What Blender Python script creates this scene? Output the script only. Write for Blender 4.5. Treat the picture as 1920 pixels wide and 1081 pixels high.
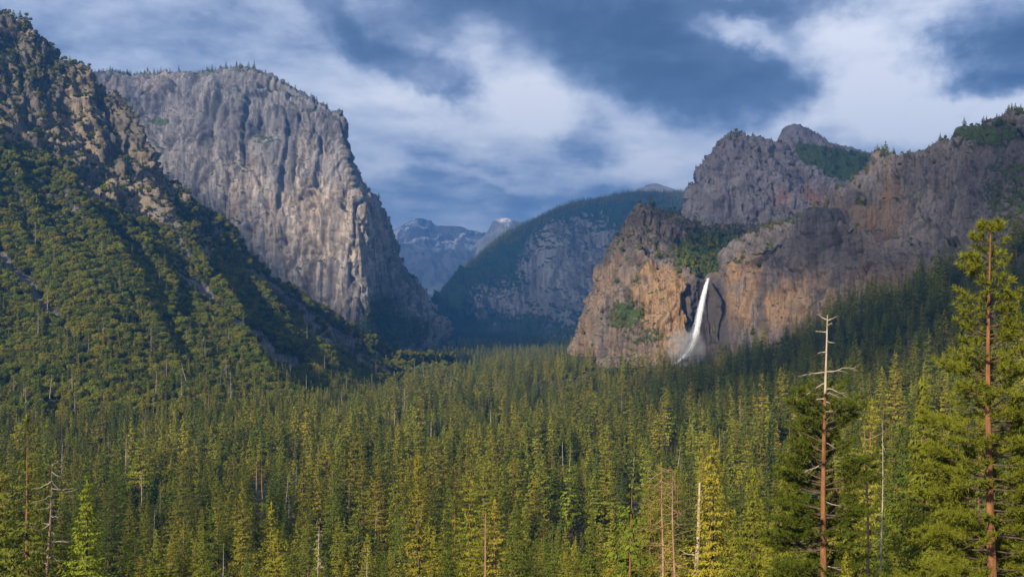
import bpy, math, random
import numpy as np
from mathutils import Vector

R = math.radians
scene = bpy.context.scene
for o in list(bpy.data.objects):
    bpy.data.objects.remove(o)

# ------------------------------------------------------------------ camera
F = 2060.0            # focal length in pixels of the 1920 px wide photograph
HZ = 608.0            # row of the horizon
cam_d = bpy.data.cameras.new('camera')
cam = bpy.data.objects.new('camera', cam_d)
scene.collection.objects.link(cam)
cam.rotation_euler = (R(90), 0, 0)
cam_d.sensor_width = 36.0
cam_d.lens = 36.0 * F / 1920.0
cam_d.shift_y = (HZ - 540.5) / 1920.0
cam_d.clip_start = 0.5
cam_d.clip_end = 60000
scene.camera = cam

# ------------------------------------------------------------------ view, sun, sky
scene.view_settings.view_transform = 'Standard'
scene.view_settings.look = 'None'
scene.view_settings.gamma = 1.0
scene.view_settings.use_curve_mapping = False
scene.view_settings.exposure = 1.28
scene.render.engine = 'CYCLES'
cy = scene.cycles
cy.use_denoising = True
cy.max_bounces = 4
cy.diffuse_bounces = 1
cy.glossy_bounces = 1
cy.transmission_bounces = 2
cy.transparent_max_bounces = 12
cy.volume_bounces = 0
cy.volume_step_rate = 1.0
cy.sample_clamp_indirect = 4.0

SUN_EL, SUN_AZ = R(24), R(33)       # behind the camera, to the left
SUN_DIR = np.array([-math.sin(SUN_AZ) * math.cos(SUN_EL), -math.cos(SUN_AZ) * math.cos(SUN_EL), math.sin(SUN_EL)])
sun_d = bpy.data.lights.new('sun', 'SUN')
sun_d.energy = 5.0
sun_d.angle = R(2.0)
sun_d.color = (1.0, 0.86, 0.66)
sun = bpy.data.objects.new('sun', sun_d)
scene.collection.objects.link(sun)
sun.location = (-2000, -3000, 4000)
sun.rotation_euler = Vector(SUN_DIR).to_track_quat('Z', 'Y').to_euler()


class Nodes:
    """small helper to write node trees as expressions"""
    def __init__(self, tree):
        self.t = tree

    def new(self, kind, **kw):
        n = self.t.nodes.new(kind)
        for k, v in kw.items():
            setattr(n, k, v)
        return n

    def put(self, sock, v):
        if isinstance(v, bpy.types.NodeSocket):
            self.t.links.new(v, sock)
        elif v is not None:
            sock.default_value = v

    def m(self, op, a, b=None, c=None, clamp=False):
        n = self.new('ShaderNodeMath', operation=op)
        n.use_clamp = clamp
        self.put(n.inputs[0], a)
        if b is not None:
            self.put(n.inputs[1], b)
        if c is not None:
            self.put(n.inputs[2], c)
        return n.outputs[0]

    def v(self, op, a, b=None):
        n = self.new('ShaderNodeVectorMath', operation=op)
        self.put(n.inputs[0], a)
        if b is not None:
            self.put(n.inputs[1], b)
        return n.outputs[0]

    def noise(self, vec, scale=1.0, detail=4.0, rough=0.55, dist=0.0):
        n = self.new('ShaderNodeTexNoise')
        self.put(n.inputs['Vector'], vec)
        n.inputs['Scale'].default_value = scale
        n.inputs['Detail'].default_value = detail
        n.inputs['Roughness'].default_value = rough
        n.inputs['Distortion'].default_value = dist
        return n.outputs[0]

    def ramp(self, f, stops, interp='LINEAR'):
        n = self.new('ShaderNodeValToRGB')
        r = n.color_ramp
        r.interpolation = interp
        while len(r.elements) < len(stops):
            r.elements.new(0.5)
        for e, (p, c) in zip(r.elements, stops):
            e.position = p
            e.color = (c, c, c, 1) if isinstance(c, (int, float)) else (c[0], c[1], c[2], 1)
        self.put(n.inputs[0], f)
        return n.outputs[0]

    def mix(self, f, a, b, blend='MIX'):
        n = self.new('ShaderNodeMix', data_type='RGBA', blend_type=blend)
        self.put(n.inputs[0], f)
        self.put(n.inputs[6], (*a, 1) if isinstance(a, tuple) else a)
        self.put(n.inputs[7], (*b, 1) if isinstance(b, tuple) else b)
        return n.outputs[2]

    def smooth(self, x, a, b):
        n = self.new('ShaderNodeMapRange', interpolation_type='SMOOTHSTEP')
        self.put(n.inputs[0], x)
        n.inputs[1].default_value = a
        n.inputs[2].default_value = b
        return n.outputs[0]

    def attr(self, name):
        return self.new('ShaderNodeAttribute', attribute_name=name).outputs['Fac']


world = bpy.data.worlds.new('World')
scene.world = world
world.use_nodes = True
wt = world.node_tree
wt.nodes.clear()
W = Nodes(wt)
w_out = W.new('ShaderNodeOutputWorld')
w_bg = W.new('ShaderNodeBackground')
w_sky = W.new('ShaderNodeTexSky', sky_type='NISHITA')
w_sky.sun_disc = False
w_sky.sun_elevation = SUN_EL
w_sky.sun_rotation = math.atan2(SUN_DIR[0], SUN_DIR[1])
w_sky.altitude = 1300
w_dir = W.new('ShaderNodeTexCoord').outputs['Generated']
w_sep = W.new('ShaderNodeSeparateXYZ')
W.put(w_sep.inputs[0], w_dir)
dx, dy, dz = w_sep.outputs
hyp = W.m('SQRT', W.m('ADD', W.m('MULTIPLY', dx, dx), W.m('MULTIPLY', dy, dy)))
az = W.m('ARCTAN2', dx, dy)
el = W.m('ARCTAN2', dz, hyp)
warp1 = W.noise(w_dir, 9.0, 6.0, 0.62)
warp2 = W.noise(W.v('ADD', w_dir, (7.3, 2.1, 5.5)), 11.0, 6.0, 0.62)
azw = W.m('ADD', az, W.m('MULTIPLY', W.m('SUBTRACT', warp1, 0.5), 0.16))
elw = W.m('ADD', el, W.m('MULTIPLY', W.m('SUBTRACT', warp2, 0.5), 0.075))
# cloud deck seen in perspective: noise on a plane overhead
inv = W.m('DIVIDE', 1.0, W.m('ADD', W.m('MAXIMUM', dz, 0.0), 0.16))
comb = W.new('ShaderNodeCombineXYZ')
W.put(comb.inputs[0], W.m('MULTIPLY', dx, inv))
W.put(comb.inputs[1], W.m('MULTIPLY', W.m('MULTIPLY', dy, inv), 0.8))
W.put(comb.inputs[2], W.m('MULTIPLY', dz, 2.0))
deck = W.noise(comb.outputs[0], 2.6, 8.0, 0.58, 0.35)
fine = W.noise(comb.outputs[0], 9.0, 6.0, 0.6, 0.2)
dens = W.m('ADD', 0.36, W.m('MULTIPLY', W.m('SUBTRACT', deck, 0.5), 1.05))
dens = W.m('ADD', dens, W.m('MULTIPLY', W.m('SUBTRACT', fine, 0.5), 0.42))
# (px, py, rx, ry, tilt in degrees downwards to the right, weight): the big cloud masses over the valley
CLOUDS = [
    (1270, 95, 330, 95, 14, 0.42), (1430, 185, 150, 62, 0, 0.34), (980, 15, 330, 55, 8, 0.30),
    (735, 92, 220, 34, 30, 0.42), (850, 172, 46, 15, 12, 0.26), (1150, 268, 68, 42, 0, 0.34), (960, 345, 230, 42, 12, 0.22), (1230, 150, 160, 60, 30, 0.15),
    (800, 395, 150, 30, 0, 0.16), (1880, 85, 110, 60, 0, 0.55), (1860, 152, 110, 22, -4, 0.42),
    (1500, 8, 190, 30, 5, 0.42), (240, 40, 420, 80, -6, 0.16),
    (1650, 110, 120, 120, 0, -0.50), (1690, 225, 240, 60, 0, -0.42), (1090, 222, 330, 52, 10, -0.30),
    (1400, 72, 85, 26, 20, -0.48), (705, 300, 90, 34, 0, -0.28), (960, 225, 130, 60, 0, -0.14), (1240, 325, 150, 30, 0, -0.30), (760, 235, 230, 50, 10, -0.12),
    (560, 160, 330, 80, 0, -0.08), (900, 330, 230, 12, 6, -0.16),
]
for (cx, cyy, rx, ry, tilt, wgt) in CLOUDS:
    a0 = math.atan((cx - 960) / F)
    e0 = math.atan((HZ - cyy) / F * math.cos(a0))
    ct, st = math.cos(R(tilt)), math.sin(R(tilt))
    da = W.m('SUBTRACT', azw, a0)
    de = W.m('SUBTRACT', e0, elw)          # downwards positive
    p = W.m('DIVIDE', W.m('ADD', W.m('MULTIPLY', da, ct), W.m('MULTIPLY', de, st)), rx / F)
    q = W.m('DIVIDE', W.m('SUBTRACT', W.m('MULTIPLY', de, ct), W.m('MULTIPLY', da, st)), ry / F)
    r2 = W.m('ADD', W.m('MULTIPLY', p, p), W.m('MULTIPLY', q, q))
    g = W.m('POWER', 2.718, W.m('MULTIPLY', W.m('POWER', r2, 1.3), -0.9))
    dens = W.m('MULTIPLY_ADD', g, wgt, dens)
cloud_col = W.ramp(W.m('MULTIPLY', dens, 0.75), [(0.0, (0.82, 0.82, 0.85)), (0.12, (0.64, 0.665, 0.73)), (0.27, (0.41, 0.455, 0.56)),
                          (0.40, (0.215, 0.262, 0.37)), (0.55, (0.10, 0.137, 0.215)), (0.74, (0.052, 0.073, 0.12)), (0.98, (0.03, 0.042, 0.07))])
sky_col = W.mix(1.0, w_sky.outputs[0], (0.09, 0.09, 0.09), 'MULTIPLY')
W.put(w_bg.inputs['Color'], W.mix(0.93, sky_col, cloud_col))
w_bg.inputs['Strength'].default_value = 0.62
wt.links.new(w_bg.outputs[0], w_out.inputs[0])

# ------------------------------------------------------------------ numeric helpers
RNG = np.random.default_rng(7)
TAB = np.random.default_rng(3).random(65536).astype(np.float32)


def vnoise(p, seed=0):
    """value noise in 3D, 0..1; p is (...,3)"""
    p = np.asarray(p, dtype=np.float32)
    i = np.floor(p).astype(np.int64)
    f = p - i
    f = f * f * f * (f * (f * 6 - 15) + 10)
    hx = [(i[..., 0] + k) * 73856093 for k in (0, 1)]
    hy = [(i[..., 1] + k) * 19349663 for k in (0, 1)]
    hz = [(i[..., 2] + k) * 83492791 + seed * 2654435 for k in (0, 1)]

    def at(a, b, c):
        h = hx[a] ^ hy[b] ^ hz[c]
        h = h ^ (h >> 15)
        return TAB[(h * 40503 >> 4) & 65535]
    fx, fy, fz = f[..., 0], f[..., 1], f[..., 2]
    x00 = at(0, 0, 0) * (1 - fx) + at(1, 0, 0) * fx
    x10 = at(0, 1, 0) * (1 - fx) + at(1, 1, 0) * fx
    x01 = at(0, 0, 1) * (1 - fx) + at(1, 0, 1) * fx
    x11 = at(0, 1, 1) * (1 - fx) + at(1, 1, 1) * fx
    return (x00 * (1 - fy) + x10 * fy) * (1 - fz) + (x01 * (1 - fy) + x11 * fy) * fz


def fbm(p, octaves=5, seed=0, gain=0.5, lac=2.03):
    p = np.asarray(p, dtype=np.float32)
    s, a, tot = 0, 1.0, 0.0
    for k in range(octaves):
        s = s + a * vnoise(p, seed + k * 17)
        tot += a
        a *= gain
        p = p * lac + 3.7
    return s / tot


def ridged(p, octaves=4, seed=0, gain=0.5, lac=2.07):
    p = np.asarray(p, dtype=np.float32)
    s, a, tot = 0, 1.0, 0.0
    for k in range(octaves):
        s = s + a * (1 - np.abs(2 * vnoise(p, seed + k * 13) - 1))
        tot += a
        a *= gain
        p = p * lac + 1.9
    return s / tot


def billow(p, octaves=4, seed=0, gain=0.5, lac=2.07):
    p = np.asarray(p, dtype=np.float32)
    s, a, tot = 0, 1.0, 0.0
    for k in range(octaves):
        s = s + a * np.abs(2 * vnoise(p, seed + k * 13) - 1)
        tot += a
        a *= gain
        p = p * lac + 1.9
    return s / tot


def facet(p, seed=0, k=0.16):
    # blocky noise: nearly flat facets with abrupt corners between them
    p = np.asarray(p, dtype=np.float32)
    i = np.floor(p)
    f = np.clip((p - i - 0.5) / k + 0.5, 0, 1)
    return vnoise(i + np.arccos(1 - 2 * f) * 0 + f * 0.999, seed)


def crease(p, seed=0, sharp=10.0):
    # narrow cracks: 1 in the crack, 0 elsewhere
    return np.exp(-sharp * np.abs(2 * vnoise(p, seed) - 1))


def sstep(x, a, b):
    t = np.clip((x - a) / (b - a), 0, 1)
    return t * t * (3 - 2 * t)


def at(px, py, d):
    """the place d metres ahead of the viewpoint in the direction of a pixel"""
    return np.array([(px - 960.0) / F * d, d, (HZ - py) / F * d])


def pix(P):
    return 960 + F * P[..., 0] / P[..., 1], HZ - F * P[..., 2] / P[..., 1]


def pchip(xk, Y, x):
    xk = np.asarray(xk, float)
    Y = np.asarray(Y, float)
    h = np.diff(xk)
    sh = (-1,) + (1,) * (Y.ndim - 1)
    d = np.diff(Y, axis=0) / h.reshape(sh)
    m = np.zeros_like(Y)
    m[0], m[-1] = d[0], d[-1]
    if len(xk) > 2:
        prod = d[:-1] * d[1:]
        w1 = (2 * h[1:] + h[:-1]).reshape(sh)
        w2 = (h[1:] + 2 * h[:-1]).reshape(sh)
        with np.errstate(divide='ignore', invalid='ignore'):
            hm = (w1 + w2) / (w1 / d[:-1] + w2 / d[1:])
        m[1:-1] = np.where(prod > 0, hm, 0)
    k = np.clip(np.searchsorted(xk, x, side='right') - 1, 0, len(xk) - 2)
    t = ((x - xk[k]) / h[k]).reshape(sh)
    hk = h[k].reshape(sh)
    return ((1 + 2 * t) * (1 - t) ** 2 * Y[k] + t * (1 - t) ** 2 * hk * m[k] + t * t * (3 - 2 * t) * Y[k + 1] + t * t * (t - 1) * hk * m[k + 1])


COL = scene.collection


def mesh_from(name, verts, faces, mats=(), smooth=False, mat_index=None):
    """faces: (n,3) or (n,4) array, or a list of such arrays"""
    me = bpy.data.meshes.new(name)
    if isinstance(faces, np.ndarray):
        faces = [faces]
    faces = [f for f in faces if len(f)]
    verts = np.asarray(verts, dtype=np.float32)
    loops = np.concatenate([f.ravel() for f in faces]).astype(np.int32)
    tot = np.concatenate([np.full(len(f), f.shape[1]) for f in faces]).astype(np.int32)
    start = np.concatenate([[0], np.cumsum(tot)[:-1]]).astype(np.int32)
    me.vertices.add(len(verts))
    me.vertices.foreach_set('co', verts.ravel())
    me.loops.add(len(loops))
    me.loops.foreach_set('vertex_index', loops)
    me.polygons.add(len(tot))
    me.polygons.foreach_set('loop_start', start)
    me.polygons.foreach_set('loop_total', tot)
    for m in mats:
        me.materials.append(m)
    if mat_index is not None:
        me.polygons.foreach_set('material_index', np.asarray(mat_index, dtype=np.int32))
    me.polygons.foreach_set('use_smooth', np.full(len(tot), smooth))
    me.update(calc_edges=True)
    return me


def link(name, data, parent=None, label=None, category=None, group=None, kind=None):
    o = bpy.data.objects.new(name, data)
    COL.objects.link(o)
    if parent is not None:
        o.parent = parent
    for k, v in (('label', label), ('category', category), ('group', group), ('kind', kind)):
        if v:
            o[k] = v
    return o


# ------------------------------------------------------------------ materials
def rock_material(name, light, dark, tan, green, streak=0.5, sxy=30.0, sz=220.0, bump=2.0, veg_fine=8.0, pale=(0.5, 0.5, 0.5)):
    m = bpy.data.materials.new(name)
    m.use_nodes = True
    t = m.node_tree
    t.nodes.clear()
    n = Nodes(t)
    out = n.new('ShaderNodeOutputMaterial')
    b = n.new('ShaderNodeBsdfPrincipled')
    pos = n.new('ShaderNodeNewGeometry').outputs['Position']
    broad = n.noise(n.v('MULTIPLY', pos, (1 / (sxy * 3), 1 / (sxy * 3), 1 / (sz * 0.8))), 1.0, 5.0, 0.6)
    strk = n.noise(n.v('MULTIPLY', pos, (1 / (sxy * 0.45), 1 / (sxy * 0.45), 1 / sz)), 1.0, 6.0, 0.62)
    grain = n.noise(pos, 1.6 / sxy * 3, 6.0, 0.65)
    speck = n.noise(n.v('MULTIPLY', pos, (1, 1, 0.45)), 8.0 / sxy, 5.0, 0.7)
    mixf = n.m('ADD', n.m('MULTIPLY', broad, 0.40), n.m('ADD', n.m('MULTIPLY', strk, 0.35), n.m('MULTIPLY', grain, 0.25)))
    col = n.mix(n.smooth(mixf, 0.40, 0.60), dark, light)
    tanf = n.m('MULTIPLY', n.attr('tan'), n.smooth(n.m('ADD', n.m('MULTIPLY', strk, 0.6), n.m('MULTIPLY', grain, 0.4)), 0.30, 0.62))
    col = n.mix(n.m('MULTIPLY', tanf, 0.9), col, tan)
    palf = n.m('MULTIPLY', n.attr('pale'), n.smooth(n.m('ADD', n.m('MULTIPLY', strk, 0.5), n.m('MULTIPLY', speck, 0.5)), 0.34, 0.66))
    col = n.mix(palf, col, pale)
    # black water streaks
    sm = n.m('MULTIPLY', n.smooth(strk, 0.50, 0.70), n.smooth(broad, 0.40, 0.60))
    col = n.mix(n.m('MULTIPLY', sm, streak), col, (dark[0] * 0.42, dark[1] * 0.42, dark[2] * 0.44))
    col = n.mix(n.attr('wet_dark'), col, (0.045, 0.042, 0.045))  # dark mask: wet rock by the falls, plain darker rock elsewhere
    col = n.mix(n.m('MULTIPLY', n.smooth(speck, 0.56, 0.72), 0.55), col, (dark[0] * 0.45, dark[1] * 0.45, dark[2] * 0.45))
    # bushes on ledges and slopes
    vn = n.noise(pos, 1.0 / veg_fine, 5.0, 0.65)
    vf = n.smooth(n.m('ADD', n.attr('veg'), n.m('MULTIPLY', n.m('SUBTRACT', vn, 0.5), 1.5)), 0.42, 0.58)
    gcol = n.mix(n.noise(pos, 2.2 / veg_fine, 4.0, 0.6), (green[0] * 0.45, green[1] * 0.5, green[2] * 0.55), (green[0] * 1.35, green[1] * 1.25, green[2]))
    col = n.mix(vf, col, gcol)
    n.put(b.inputs['Base Color'], col)
    b.inputs['Roughness'].default_value = 0.92
    b.inputs['Specular IOR Level'].default_value = 0.15
    bp = n.new('ShaderNodeBump')
    bp.inputs['Strength'].default_value = 1.0
    bp.inputs['Distance'].default_value = bump
    n.put(bp.inputs['Height'], n.m('ADD', n.m('MULTIPLY', strk, 1.4), n.m('ADD', n.m('MULTIPLY', speck, 1.0), n.m('MULTIPLY', n.m('MULTIPLY', vn, vf), 2.0))))
    n.put(b.inputs['Normal'], bp.outputs[0])
    t.links.new(b.outputs[0], out.inputs[0])
    return m


def leaf_material(name, stops, trans=0.14, noise_scale=0.6, cast=True):
    m = bpy.data.materials.new(name)
    m.use_nodes = True
    t = m.node_tree
    t.nodes.clear()
    n = Nodes(t)
    out = n.new('ShaderNodeOutputMaterial')
    rnd = n.new('ShaderNodeObjectInfo').outputs['Random']
    pos = n.new('ShaderNodeNewGeometry').outputs['Position']
    patch = n.noise(pos, 1 / 90.0, 3.0, 0.6)
    nz = n.noise(pos, noise_scale, 2.0, 0.5)
    f = n.m('ADD', n.m('MULTIPLY', rnd, 0.62), n.m('ADD', n.m('MULTIPLY', n.m('SUBTRACT', patch, 0.5), 0.7), n.m('ADD', n.m('MULTIPLY', n.m('SUBTRACT', nz, 0.5), 0.30), 0.19)))
    col = n.ramp(f, stops)
    if cast:
        r2 = n.m('FRACT', n.m('MULTIPLY', rnd, 37.31))
        col = n.mix(n.m('MULTIPLY', n.smooth(r2, 0.62, 0.95), 0.75), col, n.mix(1.0, col, (1.25, 0.97, 1.2), 'MULTIPLY'))
        col = n.mix(n.m('MULTIPLY', n.smooth(r2, 0.30, 0.02), 0.7), col, n.mix(1.0, col, (0.80, 1.05, 0.9), 'MULTIPLY'))
    d = n.new('ShaderNodeBsdfDiffuse')
    tr = n.new('ShaderNodeBsdfTranslucent')
    n.put(d.inputs[0], col)
    n.put(tr.inputs[0], n.mix(1.0, col, (1.25, 1.2, 0.55), 'MULTIPLY'))
    mx = n.new('ShaderNodeMixShader')
    mx.inputs[0].default_value = trans
    t.links.new(d.outputs[0], mx.inputs[1])
    t.links.new(tr.outputs[0], mx.inputs[2])
    t.links.new(mx.outputs[0], out.inputs[0])
    return m


def bark_material(name, c1, c2, scale=1.5):
    m = bpy.data.materials.new(name)
    m.use_nodes = True
    t = m.node_tree
    t.nodes.clear()
    n = Nodes(t)
    out = n.new('ShaderNodeOutputMaterial')
    b = n.new('ShaderNodeBsdfPrincipled')
    pos = n.new('ShaderNodeNewGeometry').outputs['Position']
    nz = n.noise(n.v('MULTIPLY', pos, (scale * 2, scale * 2, scale * 0.5)), 1.0, 6.0, 0.65)
    n.put(b.inputs['Base Color'], n.ramp(nz, [(0.30, c1), (0.68, c2)]))
    b.inputs['Roughness'].default_value = 0.9
    b.inputs['Specular IOR Level'].default_value = 0.1
    bp = n.new('ShaderNodeBump')
    bp.inputs['Strength'].default_value = 0.8
    bp.inputs['Distance'].default_value = 0.12
    n.put(bp.inputs['Height'], nz)
    n.put(b.inputs['Normal'], bp.outputs[0])
    t.links.new(b.outputs[0], out.inputs[0])
    return m


GREEN = (0.055, 0.085, 0.022)
M_CAPTAIN = rock_material('granite_great_wall', (0.225, 0.212, 0.218), (0.085, 0.080, 0.090), (0.38, 0.285, 0.19), GREEN, 0.85, 24, 520, 4.0, 14, (0.50, 0.44, 0.375))
M_CRAG = rock_material('granite_crag', (0.155, 0.13, 0.105), (0.048, 0.043, 0.040), (0.27, 0.21, 0.14), (0.036, 0.044, 0.014), 0.4, 11, 36, 2.5, 9, (0.17, 0.165, 0.175))
M_FALLS = rock_material('granite_falls_cliff', (0.165, 0.125, 0.098), (0.055, 0.046, 0.043), (0.34, 0.20, 0.082), GREEN, 0.7, 14, 120, 2.5, 9, (0.36, 0.30, 0.24))
M_WALL = rock_material('granite_right_wall', (0.165, 0.14, 0.132), (0.055, 0.051, 0.057), (0.30, 0.175, 0.072), GREEN, 0.85, 13, 190, 2.5, 9, (0.36, 0.31, 0.27))
M_DOME = rock_material('granite_dome', (0.22, 0.19, 0.195), (0.085, 0.08, 0.086), (0.26, 0.11, 0.06), GREEN, 0.5, 18, 90, 4.0, 12, (0.34, 0.31, 0.31))
M_FAR = rock_material('granite_far', (0.17, 0.17, 0.175), (0.07, 0.07, 0.08), (0.18, 0.165, 0.155), (0.028, 0.05, 0.022), 0.3, 70, 300, 8.0, 45, (0.82, 0.83, 0.85))
M_RIDGE = rock_material('forested_ridge', (0.16, 0.155, 0.155), (0.07, 0.07, 0.075), (0.2, 0.18, 0.15), (0.020, 0.042, 0.018), 0.4, 45, 260, 8.0, 26, (0.30, 0.29, 0.29))
M_GROUND = rock_material('forest_floor', (0.075, 0.062, 0.04), (0.03, 0.03, 0.018), (0.09, 0.07, 0.04), (0.035, 0.05, 0.014), 0.0, 12, 12, 0.6, 6)

NEEDLE = [(0.0, (0.018, 0.032, 0.012)), (0.25, (0.055, 0.072, 0.013)), (0.48, (0.112, 0.120, 0.015)), (0.74, (0.175, 0.168, 0.018)), (1.0, (0.23, 0.20, 0.024))]
M_NEEDLE = leaf_material('conifer_needles', NEEDLE)
M_OAK = leaf_material('oak_leaves', [(0.0, (0.028, 0.040, 0.010)), (0.33, (0.078, 0.094, 0.012)), (0.66, (0.145, 0.148, 0.016)), (1.0, (0.19, 0.17, 0.022))], 0.25)
M_BRUSH = leaf_material('chaparral_leaves', [(0.0, (0.020, 0.030, 0.010)), (0.4, (0.046, 0.060, 0.014)), (0.75, (0.085, 0.090, 0.020)), (1.0, (0.13, 0.11, 0.035))], 0.2)
M_PINE = leaf_material('pine_needles', [(0.0, (0.030, 0.048, 0.010)), (0.5, (0.075, 0.095, 0.012)), (1.0, (0.16, 0.165, 0.018))], 0.30, 0.9)
M_HERO = leaf_material('hero_pine_needles', [(0.0, (0.05, 0.068, 0.010)), (0.5, (0.10, 0.115, 0.013)), (1.0, (0.17, 0.17, 0.018))], 0.30, 0.9, False)
M_YELLOW = leaf_material('young_conifer_needles', [(0.0, (0.075, 0.088, 0.012)), (0.5, (0.125, 0.13, 0.015)), (1.0, (0.20, 0.185, 0.020))], 0.22, 0.9, False)
M_RUST = leaf_material('dead_needles', [(0.0, (0.10, 0.055, 0.025)), (1.0, (0.24, 0.12, 0.05))], 0.15)
M_GREYTWIG = leaf_material('dead_twigs', [(0.0, (0.10, 0.085, 0.065)), (1.0, (0.22, 0.18, 0.135))], 0.05)
M_BARK = bark_material('conifer_bark', (0.045, 0.032, 0.024), (0.10, 0.07, 0.05))
M_REDBARK = bark_material('ponderosa_bark', (0.070, 0.034, 0.017), (0.215, 0.100, 0.044))
M_SNAG = bark_material('bleached_wood', (0.16, 0.125, 0.095), (0.38, 0.32, 0.25))
M_SNAGDARK = bark_material('old_dead_bark', (0.085, 0.058, 0.042), (0.22, 0.14, 0.095))
M_SNAGRED = bark_material('weathered_wood', (0.12, 0.068, 0.042), (0.30, 0.185, 0.115))


# ------------------------------------------------------------------ terrain builder
def resample(rows, nu, segs, useg=None):
    """rows: list of (ncol,3) world rows from foot to back; returns (nv,nu,3)"""
    A = np.array(rows, float)
    mid = A[:-2] if len(A) > 4 else A
    ch = np.sqrt((np.diff(mid, axis=1) ** 2).sum(-1)).mean(0)
    ang = ch / A[:, :, 1].mean()
    uk = np.concatenate([[0], np.cumsum(ang + 1e-6)])
    uk /= uk[-1]
    B = pchip(uk, A.transpose(1, 0, 2), np.linspace(0, 1, nu)).transpose(1, 0, 2)
    vk = np.concatenate([[0], np.cumsum(segs)])
    v = np.arange(vk[-1] + 1)
    return pchip(vk, B, v), np.linspace(0, 1, nu), v / vk[-1], vk / vk[-1]


def normals(P):
    gu = np.gradient(P, axis=1)
    gv = np.gradient(P, axis=0)
    n = np.cross(gu, gv)
    n /= np.linalg.norm(n, axis=-1, keepdims=True) + 1e-9
    return n


def grid_mesh(name, P, mat, masks, flip=False):
    nv, nu = P.shape[:2]
    idx = np.arange(nv * nu).reshape(nv, nu)
    q = np.stack([idx[:-1, :-1], idx[:-1, 1:], idx[1:, 1:], idx[1:, :-1]], -1).reshape(-1, 4)
    if flip:
        q = q[:, ::-1]
    me = mesh_from(name, P.reshape(-1, 3), q, [mat], smooth=True)
    for k in ('tan', 'veg', 'pale', 'wet_dark'):
        a = me.attributes.new(k, 'FLOAT', 'POINT')
        a.data.foreach_set('value', np.asarray(masks.get(k, np.zeros((nv, nu))), dtype=np.float32).ravel())
    return me


def blob(px, py, cx, cy_, rx, ry, soft=0.5):
    r = np.sqrt(((px - cx) / rx) ** 2 + ((py - cy_) / ry) ** 2)
    return 1 - sstep(r, 1 - soft, 1 + soft)


def sc(P, a, b=None, c=None):
    b = a if b is None else b
    c = a if c is None else c
    return P / np.array([a, b, c], dtype=np.float32)


def Rw(*pts):
    return np.array([at(*p) for p in pts])


def back_rows(rim, back, drop, sx=0.0):
    """rows that carry a massif on behind its rim and down to the ground"""
    r1 = rim + np.array([sx * back * 0.35, back * 0.35, 0]); r1[:, 2] -= drop * 0.25
    r2 = rim + np.array([sx * back, back, 0]); r2[:, 2] -= drop
    r3 = rim + np.array([sx * back * 1.4, back * 1.4, 0]); r3[:, 2] = -150
    return [r1, r2, r3]


def finish(P, view_side=True):
    N = normals(P)
    toward = -(P / np.linalg.norm(P, axis=-1, keepdims=True))
    flip = (N * toward).sum(-1).mean() < 0
    return (-N if flip else N), flip


TERR = {}


def build_terrain(name, label, mat, rows, nu, segs, disp, mask):
    P, u, v, vk = resample(rows, nu, segs)
    N, flip = finish(P)
    P = P + disp(P, N, u, v, vk)
    N, flip = finish(P)
    px, py = pix(P)
    masks = mask(P, N, px, py, u, v, vk)
    me = grid_mesh(name, P, mat, masks, flip)
    o = link(name, me, label=label, kind='structure')
    TERR[name] = dict(P=P, N=N, px=px, py=py, u=u, v=v, vk=vk, masks=masks)
    return o


# ---------- the great wall on the left of the valley
base = Rw((60, 470, 3560), (170, 470, 3560), (270, 480, 3500), (330, 500, 3420), (420, 540, 3360), (520, 580, 3300), (600, 615, 3260), (660, 634, 3225), (700, 640, 3225), (722, 668, 3330), (765, 672, 3500), (815, 674, 3700), (870, 674, 4000))
low = Rw((60, 380, 3600), (170, 380, 3600), (270, 390, 3550), (335, 405, 3460), (425, 430, 3400), (525, 465, 3350), (605, 500, 3310), (655, 520, 3265), (690, 530, 3265), (712, 560, 3380), (755, 580, 3560), (800, 600, 3760), (852, 628, 4040))
mid = Rw((60, 280, 3640), (170, 280, 3640), (270, 290, 3590), (340, 305, 3510), (430, 325, 3440), (530, 350, 3400), (605, 375, 3360), (645, 395, 3320), (672, 405, 3320), (700, 440, 3420), (728, 470, 3600), (765, 510, 3800), (808, 570, 4080))
upp = Rw((60, 190, 3680), (170, 190, 3680), (270, 195, 3640), (345, 200, 3570), (430, 205, 3500), (530, 230, 3460), (600, 265, 3430), (626, 285, 3400), (644, 292, 3390), (654, 330, 3480), (690, 365, 3640), (722, 412, 3840), (752, 480, 4100))
rim = Rw((60, 139, 3720), (170, 137, 3720), (270, 136, 3720), (345, 133, 3680), (432, 127, 3640), (500, 142, 3600), (560, 172, 3570), (604, 198, 3540), (640, 214, 3500), (650, 306, 3560), (683, 348, 3700), (715, 394, 3900), (745, 458, 4140))


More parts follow.
